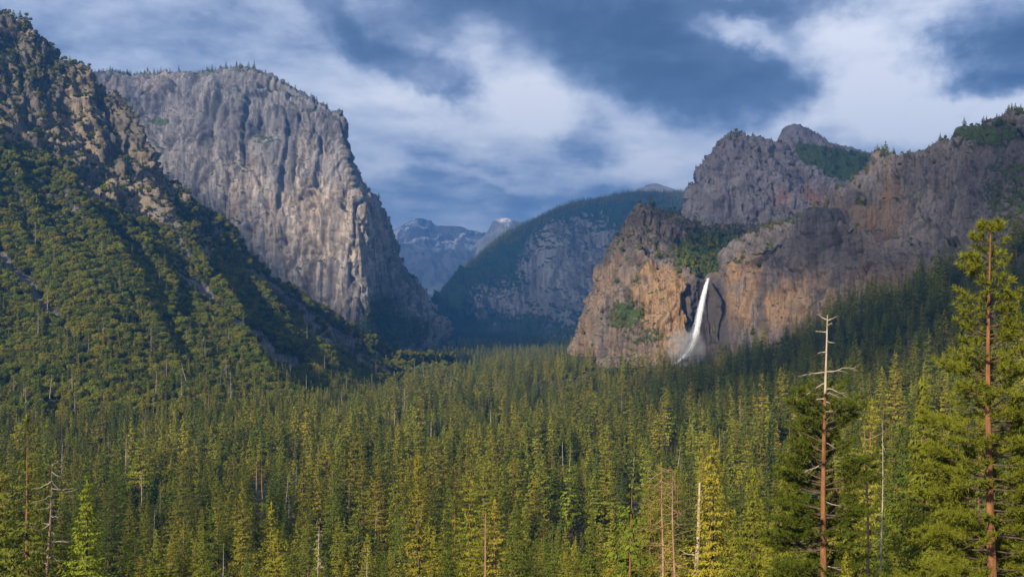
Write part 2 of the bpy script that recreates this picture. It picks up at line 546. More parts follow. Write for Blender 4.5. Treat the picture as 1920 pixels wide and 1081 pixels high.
def d_captain(P, N, u, v, vk):
    face = 1 - sstep(v, vk[4] - 0.02, vk[4] + 0.01)[:, None]
    big = (fbm(sc(P, 260, 260, 520), 3, 1) - 0.5) * 130
    Pw = P + (fbm(sc(P, 120, 120, 260), 3, 3)[..., None] - 0.5) * np.array([60, 60, 0])
    pil = (billow(sc(Pw, 75, 75, 1300), 4, 5, 0.62) - 0.35) * 34 * (0.4 + 0.6 * face) + (facet(sc(Pw, 62, 62, 560), 6) - 0.5) * 34 + (facet(sc(Pw, 27, 27, 170), 7) - 0.5) * 15
    crk = -crease(sc(Pw, 46, 46, 420), 9, 9) * 16 - crease(sc(Pw, 20, 20, 130), 10, 8) * 8 + (billow(sc(Pw, 17, 17, 90), 3, 11) - 0.35) * 12
    ledge = (fbm(sc(P, 110, 110, 32), 4, 12) - 0.5) * 16
    rough = (fbm(sc(P, 12), 4, 15) - 0.5) * 10
    dent = -np.maximum(ridged(sc(P @ np.array([[1, 0, 0.5], [0, 1, 0.3], [0, 0, 1]]).T, 160, 160, 420), 2, 21) - 0.80, 0) * 150
    edge = sstep(u, 0, 0.03)[None, :]
    soft = 1 - 0.75 * sstep(v, vk[3] + 0.03, vk[4])[:, None]
    return N * ((big * 0.7 + pil + dent) * soft + crk + ledge + rough)[..., None] * edge[..., None]


def m_captain(P, N, px, py, u, v, vk):
    n = fbm(sc(P, 90, 90, 300), 4, 40)
    tan = blob(px, py, 575, 470, 150, 150, 0.7) * sstep(n, 0.30, 0.6) + 0.35 * sstep(n, 0.52, 0.7)
    pale = blob(px, py, 560, 520, 190, 130, 0.5) * 0.55 + blob(px, py, 800, 580, 45, 60, 0.6) * 0.9 * sstep(px - 0.62 * py, 395, 415)
    pale = pale + blob(px, py, 330, 420, 160, 160, 0.7) * 0.35
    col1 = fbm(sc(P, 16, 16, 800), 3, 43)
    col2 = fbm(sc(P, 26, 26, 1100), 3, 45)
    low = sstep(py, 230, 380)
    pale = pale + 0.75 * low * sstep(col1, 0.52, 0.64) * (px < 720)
    wet_dark = 0.55 * sstep(col2, 0.53, 0.66) + 0.38 * (1 - low) * sstep(fbm(sc(P, 70, 70, 160), 4, 47), 0.38, 0.60) + 0.25 * sstep(px, 690, 730)  # darker columns, darker patches towards the top, darker right of the nose
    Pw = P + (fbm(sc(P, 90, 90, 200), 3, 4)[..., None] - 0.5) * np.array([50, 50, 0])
    wet_dark = np.maximum(wet_dark, 0.62 * sstep(crease(sc(Pw, 40, 40, 520), 48, 9), 0.35, 0.8))
    wet_dark = np.maximum(wet_dark, 0.5 * sstep(crease(sc(Pw @ np.array([[1, 0, 0.45], [0, 1, 0], [0, 0, 1]]).T, 90, 90, 380), 49, 14), 0.35, 0.8))
    flat = sstep(N[..., 2], 0.45, 0.75)
    veg = 0.55 * flat + 0.35 * sstep(v, vk[4] - 0.01, vk[4] + 0.05)[:, None]
    veg = np.maximum(veg, blob(px, py, 715, 615, 40, 60, 0.5) * 0.85)
    veg = np.maximum(veg, blob(px, py, 770, 620, 40, 30, 0.5) * 0.65)
    veg = np.maximum(veg, blob(px, py, 300, 228, 18, 8, 0.6) * 0.7)
    return dict(tan=np.clip(tan, 0, 1), pale=np.clip(pale, 0, 1), wet_dark=np.clip(wet_dark, 0, 0.8), veg=veg)


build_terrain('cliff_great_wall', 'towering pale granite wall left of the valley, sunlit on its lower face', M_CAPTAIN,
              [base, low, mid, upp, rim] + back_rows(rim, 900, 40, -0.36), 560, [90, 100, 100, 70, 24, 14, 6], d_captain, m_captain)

# ---------- the near hillside on the left
ridge = Rw((-950, 60, 2050), (-330, -20, 2000), (0, 20, 2000), (48, 47, 2008), (92, 86, 2018), (150, 135, 2030), (200, 172, 2042), (235, 222, 2052), (270, 290, 2064), (305, 335, 2078), (345, 375, 2092), (400, 404, 2112), (460, 478, 2138), (520, 530, 2165), (600, 588, 2205), (690, 640, 2260), (770, 668, 2340), (850, 668, 2500))
fdir = np.array([[0.0, -1.0], [0.35, -0.92]] + [[0.64, -0.77]] * 16)
frun = np.maximum(150, (ridge[:, 2] + 146) * np.interp(np.arange(18), [0, 4, 9, 17], [1.5, 1.42, 1.62, 2.1]))
foot = np.concatenate([ridge[:, :2] + fdir * frun[:, None], np.full((18, 1), -146.0)], 1)


def hill_row(s, bulge):
    r = foot + (ridge - foot) * s
    r[:, 2] = foot[:, 2] + (ridge[:, 2] - foot[:, 2]) * bulge
    return r


hb1 = ridge + np.array([-120, 180, -190])
hb2 = ridge + np.array([-300, 480, 0]); hb2[:, 2] = np.minimum(ridge[:, 2] * 0.3 - 150, -150)
hill_rows = [foot, hill_row(0.25, 0.11), hill_row(0.50, 0.30), hill_row(0.73, 0.56), hill_row(0.89, 0.80), ridge, hb1, hb2]


def hill_fields(P, u, v, vk):
    """coordinates along and down the slope, with a warp so that ribs wander"""
    wob = (fbm(sc(P, 300), 3, 60) - 0.5)
    q = u[None, :] * 1.0 + wob * 0.035
    return q


def d_hill(P, N, u, v, vk):
    q = hill_fields(P, u, v, vk)
    vv = np.broadcast_to(v[:, None], P.shape[:2])
    t = vv / vk[5]
    up = sstep(t, 0.05, 0.4) * (1 - 0.9 * sstep(t, 0.90, 1.0))
    Q = np.stack([q * 17, t * 1.2, np.zeros_like(q)], -1)
    ribs = (ridged(Q, 3, 61, 0.5) - 0.6) * 66 * up
    ribs2 = (ridged(np.stack([q * 55, t * 4.0, np.zeros_like(q)], -1), 3, 64, 0.55) - 0.55) * 34 * sstep(t, 0.05, 0.3) * (1 - 0.6 * sstep(t, 0.93, 1.0))
    rocky = sstep(t, 0.42, 0.62) * (1 - 0.8 * sstep(pix(P)[0], 330, 470))
    crag = ((billow(sc(P, 40, 40, 110), 5, 66, 0.62) - 0.35) * 22 + (facet(sc(P, 22, 22, 55), 69) - 0.5) * 15 + (facet(sc(P, 9, 9, 20), 71) - 0.5) * 9 - crease(sc(P, 26, 26, 60), 67, 7) * 10) * rocky
    fine = (fbm(sc(P, 13, 13, 9), 4, 68, 0.6) - 0.5) * (3 + 13 * rocky)
    hstep = (fbm(sc(P, 60, 60, 14), 3, 70) - 0.5) * 22 * rocky
    z = (ribs + ribs2 + crag + fine + hstep)
    return N * z[..., None]


# loose rock chutes: where they run down the slope, as seen from the viewpoint, and their half width
CHUTES = [([(-20, 478), (30, 520), (70, 560), (115, 612)], 11), ([(130, 635), (165, 668)], 7),
          ([(335, 520), (395, 566), (440, 605), (500, 648), (545, 690)], 8), ([(500, 655), (548, 692)], 16),
          ([(470, 512), (530, 555), (600, 605), (660, 650), (735, 705)], 10), ([(560, 600), (640, 660), (700, 700)], 7), ([(300, 395), (330, 440), (345, 475)], 6)]


def m_hill(P, N, px, py, u, v, vk):
    q = hill_fields(P, u, v, vk)
    t = np.broadcast_to(v[:, None], P.shape[:2]) / vk[5]
    rocky = sstep(t + (fbm(sc(P, 120), 3, 72) - 0.5) * 0.55, 0.54, 0.72) * (1 - 0.85 * sstep(px + (fbm(sc(P, 60), 3, 73) - 0.5) * 200, 310, 440))
    steep = 1 - sstep(N[..., 2], 0.42, 0.78)
    streak = ridged(np.stack([q * 46, t * 1.1, np.zeros_like(q)], -1), 2, 75, 0.5)
    tal = 0.8 * sstep(streak, 0.88, 0.96) * sstep(t, 0.14, 0.26) * (1 - sstep(t, 0.60, 0.78))
    tal = tal * sstep(fbm(np.stack([q * 9, t * 3, np.zeros_like(q)], -1), 2, 77), 0.40, 0.52)
    wx = px + (fbm(sc(P, 30), 3, 81) - 0.5) * 34
    wy = py + (fbm(sc(P, 30), 3, 82) - 0.5) * 34
    for line, wd in CHUTES:
        d2 = np.full(px.shape, 1e9)
        for (x0, y0), (x1, y1) in zip(line[:-1], line[1:]):
            f = np.clip(((wx - x0) * (x1 - x0) + (wy - y0) * (y1 - y0)) / ((x1 - x0) ** 2 + (y1 - y0) ** 2), 0, 1)
            d2 = np.minimum(d2, np.hypot(wx - x0 - f * (x1 - x0), wy - y0 - f * (y1 - y0)))
        tal = np.maximum(tal, 1 - sstep(d2, wd * 0.6, wd * 1.3))
    cover = 0.92 - 0.66 * rocky * (0.35 + 0.65 * steep) - tal * 0.95
    top = blob(px, py, 60, 110, 130, 90, 0.5)
    cover = np.maximum(cover, top * 0.72)
    n = fbm(sc(P, 70), 4, 78)
    return dict(tan=np.clip(sstep(n, 0.40, 0.62) * rocky, 0, 1), pale=np.clip(tal, 0, 1), veg=np.clip(cover * 0.62, 0, 1), cover=cover, tal=tal, rocky=rocky, t=t)


build_terrain('hillside', 'steep craggy hillside with green brush and grey talus chutes on the left', M_CRAG,
              hill_rows, 640, [60, 80, 90, 90, 70, 16, 6], d_hill, m_hill)

# ---------- the cliff left of the waterfall, with the hanging valley above it
base = Rw((1075, 668, 2250), (1098, 668, 2120), (1120, 684, 2030), (1165, 690, 1970), (1205, 690, 1930), (1250, 692, 1900), (1280, 690, 1900), (1300, 690, 1935), (1322, 690, 1975), (1345, 690, 1990), (1400, 690, 2000))
low = Rw((1090, 600, 2290), (1108, 600, 2150), (1128, 612, 2060), (1168, 620, 2000), (1206, 620, 1960), (1250, 622, 1930), (1280, 618, 1925), (1300, 610, 1950), (1322, 606, 1985), (1345, 606, 2000), (1400, 606, 2010))
rimv = Rw((1112, 520, 2330), (1130, 500, 2190), (1148, 478, 2110), (1172, 470, 2060), (1210, 478, 2020), (1250, 498, 1985), (1282, 508, 1970), (1303, 517, 1978), (1322, 523, 1998), (1345, 520, 2010), (1400, 520, 2020))
sl1 = Rw((1128, 480, 2380), (1145, 455, 2240), (1162, 430, 2160), (1182, 418, 2130), (1215, 432, 2120), (1255, 455, 2110), (1290, 480, 2100), (1315, 500, 2100), (1340, 505, 2120), (1370, 500, 2160), (1420, 490, 2160))
topr = Rw((1140, 462, 2420), (1155, 436, 2300), (1172, 402, 2240), (1190, 382, 2220), (1212, 379, 2240), (1250, 398, 2280), (1290, 418, 2330), (1330, 432, 2400), (1370, 436, 2450), (1420, 432, 2520), (1490, 425, 2560))


def d_falls(P, N, u, v, vk):
    face = 1 - sstep(v, vk[2] - 0.02, vk[2] + 0.06)[:, None]
    big = (fbm(sc(P, 130, 130, 170), 3, 101) - 0.5) * 55
    pil = (billow(sc(P, 32, 32, 230), 4, 103, 0.62) - 0.35) * 20 * (0.35 + 0.65 * face) + (facet(sc(P, 26, 26, 120), 106) - 0.5) * 16 + (facet(sc(P, 11, 11, 40), 107) - 0.5) * 8 - crease(sc(P, 22, 22, 150), 104, 9) * 8
    led = (fbm(sc(P, 40, 40, 16), 4, 105) - 0.5) * 15
    rough = (fbm(sc(P, 8), 4, 108, 0.6) - 0.5) * 9
    keep = 1 - 0.7 * np.exp(-((pix(P)[0] - 1322) / 16) ** 2) * face
    return N * ((big + pil + led + rough) * keep)[..., None]


def m_falls(P, N, px, py, u, v, vk):
    n = fbm(sc(P, 55, 55, 110), 4, 110)
    face = 1 - sstep(v, vk[2] - 0.01, vk[2] + 0.05)[:, None]
    tan = face * (blob(px, py, 1258, 560, 60, 90, 0.6) * 1.1 + 0.32) * sstep(n, 0.28, 0.55)
    pale = 0.30 * sstep(fbm(sc(P, 25, 25, 60), 3, 112), 0.5, 0.7)
    wet_dark = blob(px, py, 1316, 600, 26, 90, 0.45) * 0.85
    wet_dark = np.maximum(wet_dark, 0.55 * sstep(crease(sc(P, 24, 24, 180), 114, 9), 0.35, 0.8) * face)
    slope = sstep(v, vk[2], vk[2] + 0.08)[:, None]
    veg = slope * (0.30 + 0.55 * blob(px, py, 1345, 475, 75, 42, 0.5))
    veg = np.maximum(veg, blob(px, py, 1175, 590, 42, 35, 0.6) * 0.62)
    veg = np.maximum(veg, blob(px, py, 1215, 630, 50, 22, 0.6) * 0.5)
    veg = np.maximum(veg, 0.55 * sstep(N[..., 2], 0.5, 0.8))
    return dict(tan=np.clip(tan, 0, 1), pale=np.clip(pale, 0, 1), wet_dark=np.clip(wet_dark, 0, 1), veg=veg)


build_terrain('cliff_beside_falls', 'tan granite cliff with green gully just left of the waterfall', M_FALLS,
              [base, low, rimv, sl1, topr] + back_rows(topr, 500, 60, 0.3), 400, [70, 90, 60, 60, 10, 6, 4], d_falls, m_falls)

# ---------- the long wall right of the waterfall
xs = [1318, 1336, 1352, 1385, 1430, 1480, 1535, 1590, 1645, 1700, 1760, 1830, 1900, 1980, 2100, 2350]
dd = [2010, 1985, 1935, 1900, 1870, 1830, 1780, 1740, 1690, 1630, 1560, 1470, 1400, 1330, 1260, 1200]
b_y = [700, 695, 690, 665, 650, 630, 620, 600, 585, 565, 540, 520, 500, 480, 470, 470]
l_y = [600, 590, 585, 560, 545, 530, 520, 510, 515, 520, 510, 490, 470, 450, 440, 440]
e_y = [530, 523, 505, 478, 462, 436, 405, 420, 446, 470, 482, 462, 440, 420, 410, 410]   # top of the lower tier
f_y = [529, 521, 500, 470, 455, 428, 398, 411, 434, 456, 466, 445, 425, 405, 395, 395]   # back of the ledge
g_y = [528, 520, 497, 464, 450, 422, 391, 384, 352, 360, 368, 345, 330, 300, 280, 250]
r_y = [527, 519, 494, 460, 446, 417, 385, 356, 280, 277, 266, 254, 216, 170, 110, 20]
base = Rw(*zip(xs, b_y, dd))
low = Rw(*zip(xs, l_y, [d + 18 for d in dd]))
edge_ = Rw(*zip(xs, e_y, [d + 30 for d in dd]))
led_ = Rw(*zip([x + 2 for x in xs], f_y, [d + 75 for d in dd]))
upp = Rw(*zip([x + 4 for x in xs], g_y, [d + 115 for d in dd]))
rim = Rw(*zip([x + 6 for x in xs], r_y, [d + 175 for d in dd]))


def d_wall(P, N, u, v, vk):
    face = 1 - sstep(v, vk[5] - 0.01, vk[5] + 0.02)[:, None]
    big = (fbm(sc(P, 150, 150, 220), 3, 121) - 0.5) * 62
    pil = (billow(sc(P, 36, 36, 340), 4, 123, 0.62) - 0.35) * 20 * (0.5 + 0.5 * face) + (facet(sc(P, 30, 30, 210), 126) - 0.5) * 16 + (facet(sc(P, 12, 12, 60), 128) - 0.5) * 7 - crease(sc(P, 26, 26, 210), 124, 9) * 8
    diag = -np.maximum(ridged(sc(P @ np.array([[1, 0, -0.8], [0, 1, 0], [0, 0, 1]]).T, 90, 90, 300), 2, 125) - 0.80, 0) * 80
    led = (fbm(sc(P, 50, 50, 18), 4, 127) - 0.5) * 13
    rough = (fbm(sc(P, 7), 4, 129, 0.6) - 0.5) * 7
    edge = sstep(u, 0, 0.02)[None, :]
    return N * ((big + pil + diag + led + rough) * edge)[..., None]


def m_wall(P, N, px, py, u, v, vk):
    n = fbm(sc(P, 50, 50, 140), 4, 131)
    tan = (blob(px, py, 1420, 545, 120, 62, 0.5) * 1.1 + blob(px, py, 1610, 560, 130, 55, 0.6) * 0.55 + blob(px, py, 1640, 385, 60, 70, 0.6) * 0.75 + 0.15) * sstep(n, 0.30, 0.56)
    pale = (blob(px, py, 1740, 340, 130, 110, 0.5) * 0.5 + blob(px, py, 1620, 570, 130, 45, 0.6) * 0.4 + blob(px, py, 1650, 440, 70, 30, 0.6) * 0.5) * sstep(fbm(sc(P, 30, 30, 90), 3, 133), 0.38, 0.62)
    wet_dark = blob(px, py, 1338, 600, 30, 95, 0.35) * 0.9
    wet_dark = np.maximum(wet_dark, blob(px, py, 1372, 605, 16, 30, 0.6) * 0.5)
    wet_dark = np.maximum(wet_dark, blob(px, py, 1560, 485, 120, 62, 0.5) * 0.55 * sstep(fbm(sc(P, 22, 22, 200), 3, 137), 0.3, 0.55))
    wet_dark = np.maximum(wet_dark, blob(px, py, 1880, 400, 90, 120, 0.5) * 0.5)
    wet_dark = np.maximum(wet_dark, 0.5 * sstep(crease(sc(P, 24, 24, 260), 139, 9), 0.35, 0.8))
    veg = 0.55 * sstep(N[..., 2], 0.5, 0.8) + 0.35 * sstep(v, vk[5], vk[5] + 0.05)[:, None]
    veg = np.maximum(veg, blob(px, py, 1850, 250, 80, 28, 0.6) * 0.62)
    veg = np.maximum(veg, blob(px, py, 1890, 360, 60, 90, 0.6) * 0.5)
    return dict(tan=np.clip(tan, 0, 1), pale=np.clip(pale, 0, 1), wet_dark=np.clip(wet_dark, 0, 1), veg=veg)


build_terrain('cliff_right_wall', 'long dark streaked granite wall running right from the waterfall', M_WALL,
              [base, low, edge_, led_, upp, rim] + back_rows(rim, 500, 20, 0.4), 620, [60, 90, 20, 60, 100, 14, 6, 4], d_wall, m_wall)

# ---------- the round-shouldered rock behind
base = Rw((1255, 520, 2950), (1280, 500, 2800), (1310, 490, 2720), (1350, 490, 2680), (1400, 480, 2660), (1450, 470, 2660), (1500, 460, 2680), (1560, 430, 2720), (1640, 420, 2800))
midd = Rw((1272, 432, 3000), (1292, 400, 2850), (1322, 370, 2780), (1356, 355, 2740), (1402, 365, 2730), (1450, 380, 2740), (1500, 385, 2760), (1560, 380, 2810), (1640, 380, 2890))
top1 = Rw((1282, 398, 3040), (1302, 360, 2900), (1326, 305, 2840), (1356, 275, 2810), (1400, 285, 2810), (1446, 305, 2830), (1500, 340, 2860), (1565, 358, 2900), (1645, 360, 2960))
rim = Rw((1290, 384, 3080), (1312, 328, 2960), (1340, 276, 2910), (1375, 247, 2900), (1415, 255, 2920), (1455, 268, 2960), (1505, 300, 3000), (1570, 340, 3020), (1650, 350, 3060))


def d_dome(P, N, u, v, vk):
    big = (fbm(sc(P, 170), 3, 141) - 0.5) * 60
    pil = (billow(sc(P, 45, 45, 190), 4, 143, 0.62) - 0.35) * 28 + (facet(sc(P, 40, 40, 110), 144) - 0.5) * 22 + (facet(sc(P, 17, 17, 40), 146) - 0.5) * 12
    rough = (fbm(sc(P, 12), 4, 145, 0.6) - 0.5) * 15
    led = (fbm(sc(P, 50, 50, 16), 4, 147) - 0.5) * 14
    return N * (big + pil + rough + led)[..., None]


def m_dome(P, N, px, py, u, v, vk):
    n = fbm(sc(P, 60), 4, 150)
    tan = blob(px, py, 1505, 372, 50, 28, 0.6) * sstep(n, 0.3, 0.55)
    pale = 0.55 * sstep(fbm(sc(P, 30, 30, 60), 4, 151), 0.48, 0.66) * sstep(py, 290, 340)
    veg = 0.5 * sstep(N[..., 2], 0.55, 0.85) + 0.35 * (1 - sstep(py, 255, 300)) * sstep(fbm(sc(P, 60), 3, 152), 0.4, 0.6)
    return dict(tan=tan, pale=pale, veg=veg)


build_terrain('mountain_rock_shoulder', 'dark rounded rock shoulder with pale streaks behind the waterfall cliffs', M_DOME,
              [base, midd, top1, rim] + back_rows(rim, 500, 60, 0.3), 300, [60, 80, 60, 12, 8, 4], d_dome, m_dome)

# ---------- the tilted spire with the green slope
base = Rw((1440, 420, 3200), (1475, 420, 3180), (1500, 420, 3150), (1560, 420, 3130), (1610, 420, 3130), (1680, 420, 3130), (1760, 420, 3200))
m1 = Rw((1452, 330, 3300), (1472, 320, 3260), (1490, 320, 3250), (1550, 335, 3240), (1610, 350, 3240), (1680, 355, 3240), (1760, 355, 3300))
rim = Rw((1466, 300, 3420), (1472, 255, 3400), (1486, 243, 3390), (1522, 255, 3390), (1565, 274, 3390), (1630, 298, 3390), (1720, 325, 3400))


def d_spire(P, N, u, v, vk):
    return N * ((fbm(sc(P, 120), 3, 161) - 0.5) * 40 + (ridged(sc(P, 35, 35, 90), 4, 163) - 0.55) * 24 + (fbm(sc(P, 10), 3, 165) - 0.5) * 12)[..., None]


def m_spire(P, N, px, py, u, v, vk):
    veg = 0.9 * sstep(py - 0.16 * (px - 1490), 256, 274) * sstep(px, 1482, 1500)
    return dict(veg=np.maximum(veg, 0.3 * sstep(N[..., 2], 0.4, 0.8)), pale=0.3 * sstep(fbm(sc(P, 40), 3, 168), 0.5, 0.7))


build_terrain('mountain_tilted_spire', 'small tilted rock spire with dark green slope against the sky', M_DOME,
              [base, m1, rim] + back_rows(rim, 300, 60, 0.32), 200, [50, 70, 10, 6, 4], d_spire, m_spire)

# ---------- the dark forested ridge across the valley
foot_ = Rw((800, 652, 5200), (840, 650, 5300), (880, 648, 5500), (930, 646, 5700), (990, 645, 5800), (1050, 645, 5800), (1110, 645, 5700), (1180, 645, 5500), (1280, 645, 5300), (1400, 645, 5200))
lo_ = Rw((806, 622, 5500), (846, 612, 5650), (888, 604, 5900), (938, 600, 6050), (996, 596, 6100), (1052, 592, 6050), (1112, 590, 5950), (1182, 590, 5800), (1280, 590, 5600), (1400, 590, 5500))
mi_ = Rw((812, 592, 5800), (850, 570, 6100), (892, 540, 6350), (944, 520, 6400), (1000, 505, 6350), (1042, 495, 6250), (1110, 480, 6250), (1180, 470, 6200), (1280, 470, 6100), (1400, 470, 6000))
hi_ = Rw((815, 578, 6000), (848, 548, 6400), (890, 508, 6800), (945, 462, 6900), (1005, 435, 6800), (1048, 415, 6650), (1112, 410, 6700), (1180, 400, 6700), (1280, 400, 6600), (1400, 400, 6500))
ri_ = Rw((817, 570, 6300), (852, 534, 6800), (896, 488, 7200), (952, 440, 7400), (1015, 412, 7400), (1058, 394, 7300), (1115, 384, 7300), (1185, 371, 7300), (1280, 370, 7200), (1400, 366, 7000))


def d_ridge(P, N, u, v, vk):
    t = np.broadcast_to(v[:, None], P.shape[:2]) / vk[4]
    mask = 1 - 0.86 * sstep(t, 0.62, 0.92)
    big = (ridged(sc(P, 520, 900, 1400), 3, 171) - 0.6) * 320 * sstep(t, 0.0, 0.25) * mask
    cl = (ridged(sc(P, 110, 110, 420), 4, 173, 0.6) - 0.55) * 110 * mask
    rough = (fbm(sc(P, 40), 4, 175, 0.6) - 0.5) * (12 + 28 * mask)
    return N * (big + cl + rough)[..., None]


def m_ridge(P, N, px, py, u, v, vk):
    t = np.broadcast_to(v[:, None], P.shape[:2]) / vk[4]
    steep = 1 - sstep(N[..., 2], 0.25, 0.60)
    rocky = np.maximum(blob(px, py, 1070, 500, 90, 100, 0.6), blob(px, py, 940, 565, 60, 40, 0.7) * 0.7)
    veg = 0.95 - 0.85 * rocky * (0.55 + 0.45 * steep) - 0.25 * steep
    pale = rocky * sstep(fbm(sc(P, 90, 90, 200), 4, 178), 0.45, 0.62) * 0.8
    return dict(veg=np.clip(veg, 0, 1), pale=pale)


build_terrain('mountain_forested_ridge', 'dark blue forested ridge with grey buttresses across the valley', M_RIDGE,
              [foot_, lo_, mi_, hi_, ri_] + back_rows(ri_, 900, 60), 420, [40, 70, 70, 60, 10, 6, 4], d_ridge, m_ridge)

# ---------- far summits
def far_mass(name, label, rows, nu, segs, seed, amp, maskf, back=900):
    def d(P, N, u, v, vk):
        t = np.broadcast_to(v[:, None], P.shape[:2]) / vk[len(rows) - 1]
        k = 1 - 0.75 * sstep(t, 0.9, 1.0)
        return N * (((fbm(sc(P, 900), 3, seed) - 0.5) * 300 + (ridged(sc(P, 340, 340, 700), 4, seed + 2, 0.55) - 0.55) * 220) * amp * k + (fbm(sc(P, 90), 4, seed + 5, 0.6) - 0.5) * 70 * amp)[..., None]
    build_terrain(name, label, M_FAR, rows + back_rows(rows[-1], back, 60), nu, segs + [8, 4, 4], d, maskf)


def snow(P, seed, amount, lo, hi):
    """thin snow lying in hollows"""
    return sstep(ridged(sc(P, 260, 260, 160), 3, seed), 0.78 - amount, 0.86 - amount) * sstep(P[..., 2], lo, hi)


far_mass('mountain_far_summit', 'hazy blue granite mountain with thin snow at the valley head',
         [Rw((640, 640, 11500), (720, 640, 11500), (780, 640, 11500), (830, 640, 11500), (900, 640, 11500), (980, 640, 11500)),
          Rw((650, 560, 12300), (725, 555, 12300), (785, 550, 12200), (835, 545, 12100), (895, 545, 12000), (980, 545, 12000)),
          Rw((660, 480, 13200), (732, 470, 13200), (788, 470, 13000), (838, 478, 12900), (893, 480, 12800), (980, 480, 12800)),
          Rw((670, 450, 14200), (742, 436, 14200), (790, 420, 14200), (820, 431, 14100), (852, 431, 14000), (880, 446, 13900), (980, 450, 13800))[[0, 1, 2, 3, 4, 6]]],
         220, [50, 50, 50], 201, 1.0,
         lambda P, N, px, py, u, v, vk: dict(pale=snow(P, 207, 0.0, 700, 1100), veg=0.75 * (1 - sstep(P[..., 2], 150, 500)) + 0.18 * sstep(fbm(sc(P, 500), 3, 209), 0.45, 0.6)))
far_mass('mountain_half_dome', 'half-round granite dome with sheer face far up the valley',
         [Rw((880, 560, 11400), (900, 560, 11300), (925, 560, 11200), (945, 560, 11300), (975, 560, 11500), (1020, 560, 11700)),
          Rw((888, 490, 11500), (902, 485, 11400), (926, 480, 11300), (948, 485, 11380), (980, 490, 11600), (1022, 495, 11800)),
          Rw((894, 462, 11620), (904, 448, 11520), (924, 440, 11420), (950, 440, 11450), (984, 448, 11700), (1020, 460, 11900)),
          Rw((897, 450, 11750), (914, 437, 11650), (928, 412, 11560), (952, 410, 11650), (978, 419, 11900), (1004, 436, 12100))],
         120, [30, 40, 40], 221, 0.22,
         lambda P, N, px, py, u, v, vk: dict(pale=blob(px, py, 945, 412, 14, 4, 0.6) + 0.3 * sstep(px, 930, 960), veg=0.7 * (1 - sstep(P[..., 2], 400, 700))), 500)
far_mass('mountain_low_shoulder', 'bare pale shoulder below the far dome',
         [Rw((790, 650, 9300), (840, 650, 9200), (880, 650, 9200), (930, 650, 9300), (980, 650, 9400)),
          Rw((800, 600, 9600), (845, 590, 9500), (880, 580, 9500), (930, 570, 9600), (980, 560, 9700)),
          Rw((812, 570, 10200), (842, 545, 10100), (868, 510, 10100), (905, 480, 10200), (980, 470, 10300))],
         140, [40, 50], 241, 0.5,
         lambda P, N, px, py, u, v, vk: dict(pale=0.45 * sstep(fbm(sc(P, 200, 200, 500), 3, 243), 0.45, 0.6), veg=0.62 * sstep(fbm(sc(P, 300), 3, 245), 0.42, 0.56)), 500)
far_mass('mountain_round_dome', 'low bald dome with a snow patch above the forested ridge',
         [Rw((1150, 420, 8600), (1190, 420, 8600), (1228, 420, 8600), (1262, 420, 8600), (1310, 420, 8600)),
          Rw((1160, 382, 8700), (1192, 374, 8700), (1228, 368, 8700), (1258, 372, 8700), (1310, 382, 8700)),
          Rw((1168, 372, 8900), (1198, 354, 8900), (1226, 345, 8900), (1250, 351, 8900), (1300, 372, 8900))],
         100, [20, 30], 261, 0.10,
         lambda P, N, px, py, u, v, vk: dict(pale=0.7 * blob(px, py, 1214, 364, 12, 2, 0.5), veg=0.5 * sstep(py, 362, 372)), 500)

# ------------------------------------------------------------------ valley floor
ctl = []
for d in (560, 800, 1100, 1500, 2000, 2600, 3300, 4200, 5400):
    fz = -132 + 26 * sstep(d, 1500, 5500)
    for p in ((-400, 250, 600, 800, 960, 1100) if d >= 2600 else (-400, 100, 500, 960, 1150)):
        ctl.append([(p - 960) / F * d, d, fz])
for p, d, z in ((1250, 700, -130), (1300, 1000, -131), (1280, 1400, -128), (1480, 800, -128), (1650, 560, -122), (1900, 420, -105), (2300, 300, -75), (1200, 1800, -112)):
    ctl.append([(p - 960) / F * d, d, z])
for p in ((1350, 692, 1930), (1440, 652, 1850), (1530, 612, 1780), (1600, 590, 1720), (1680, 560, 1620), (1760, 524, 1520), (1850, 492, 1420), (1920, 465, 1340), (2050, 435, 1260), (2350, 440, 1180),
          (1900, 690, 900), (1700, 718, 1080), (1800, 600, 1180), (1620, 650, 1400), (1500, 690, 1560), (1380, 706, 1760), (1260, 700, 1890), (1180, 702, 1960), (1110, 690, 2060), (2200, 640, 700), (2200, 560, 900)):
    ctl.append(list(at(*p)))
for x, y, z in ((0, 0, -4), (0, 30, -16), (0, 90, -32), (40, 92, -30), (34, 112, -37), (57, 150, -47), (-80, 90, -42), (0, 150, -52), (-110, 230, -67), (-60, 180, -58), (80, 250, -70), (0, 300, -92), (-200, 400, -122), (100, 420, -108), (0, 480, -127),
                (-300, 0, -45), (300, 0, 10), (0, -300, 25), (-400, -300, 0), (500, -300, 80), (400, 300, -20), (900, 600, 60), (-900, 400, -132), (-2500, 2500, -135), (-2500, 6000, -130), (3500, 2500, -100), (3000, 6500, -110), (-1500, 9500, -110), (0, 9500, -108), (1500, 9500, -108)):
    ctl.append([x, y, z])
ctl = np.array(ctl, float)
CS = 1000.0
_c = ctl[:, :2] / CS
_D = np.linalg.norm(_c[:, None] - _c[None], axis=-1)
_n = len(_c)
_A = np.zeros((_n + 3, _n + 3))
_A[:_n, :_n] = _D + 1e-4 * np.eye(_n)
_A[:_n, _n] = 1
_A[:_n, _n + 1:] = _c
_A[_n, :_n] = 1
_A[_n + 1:, :_n] = _c.T
_w = np.linalg.solve(_A, np.concatenate([ctl[:, 2], [0, 0, 0]]))


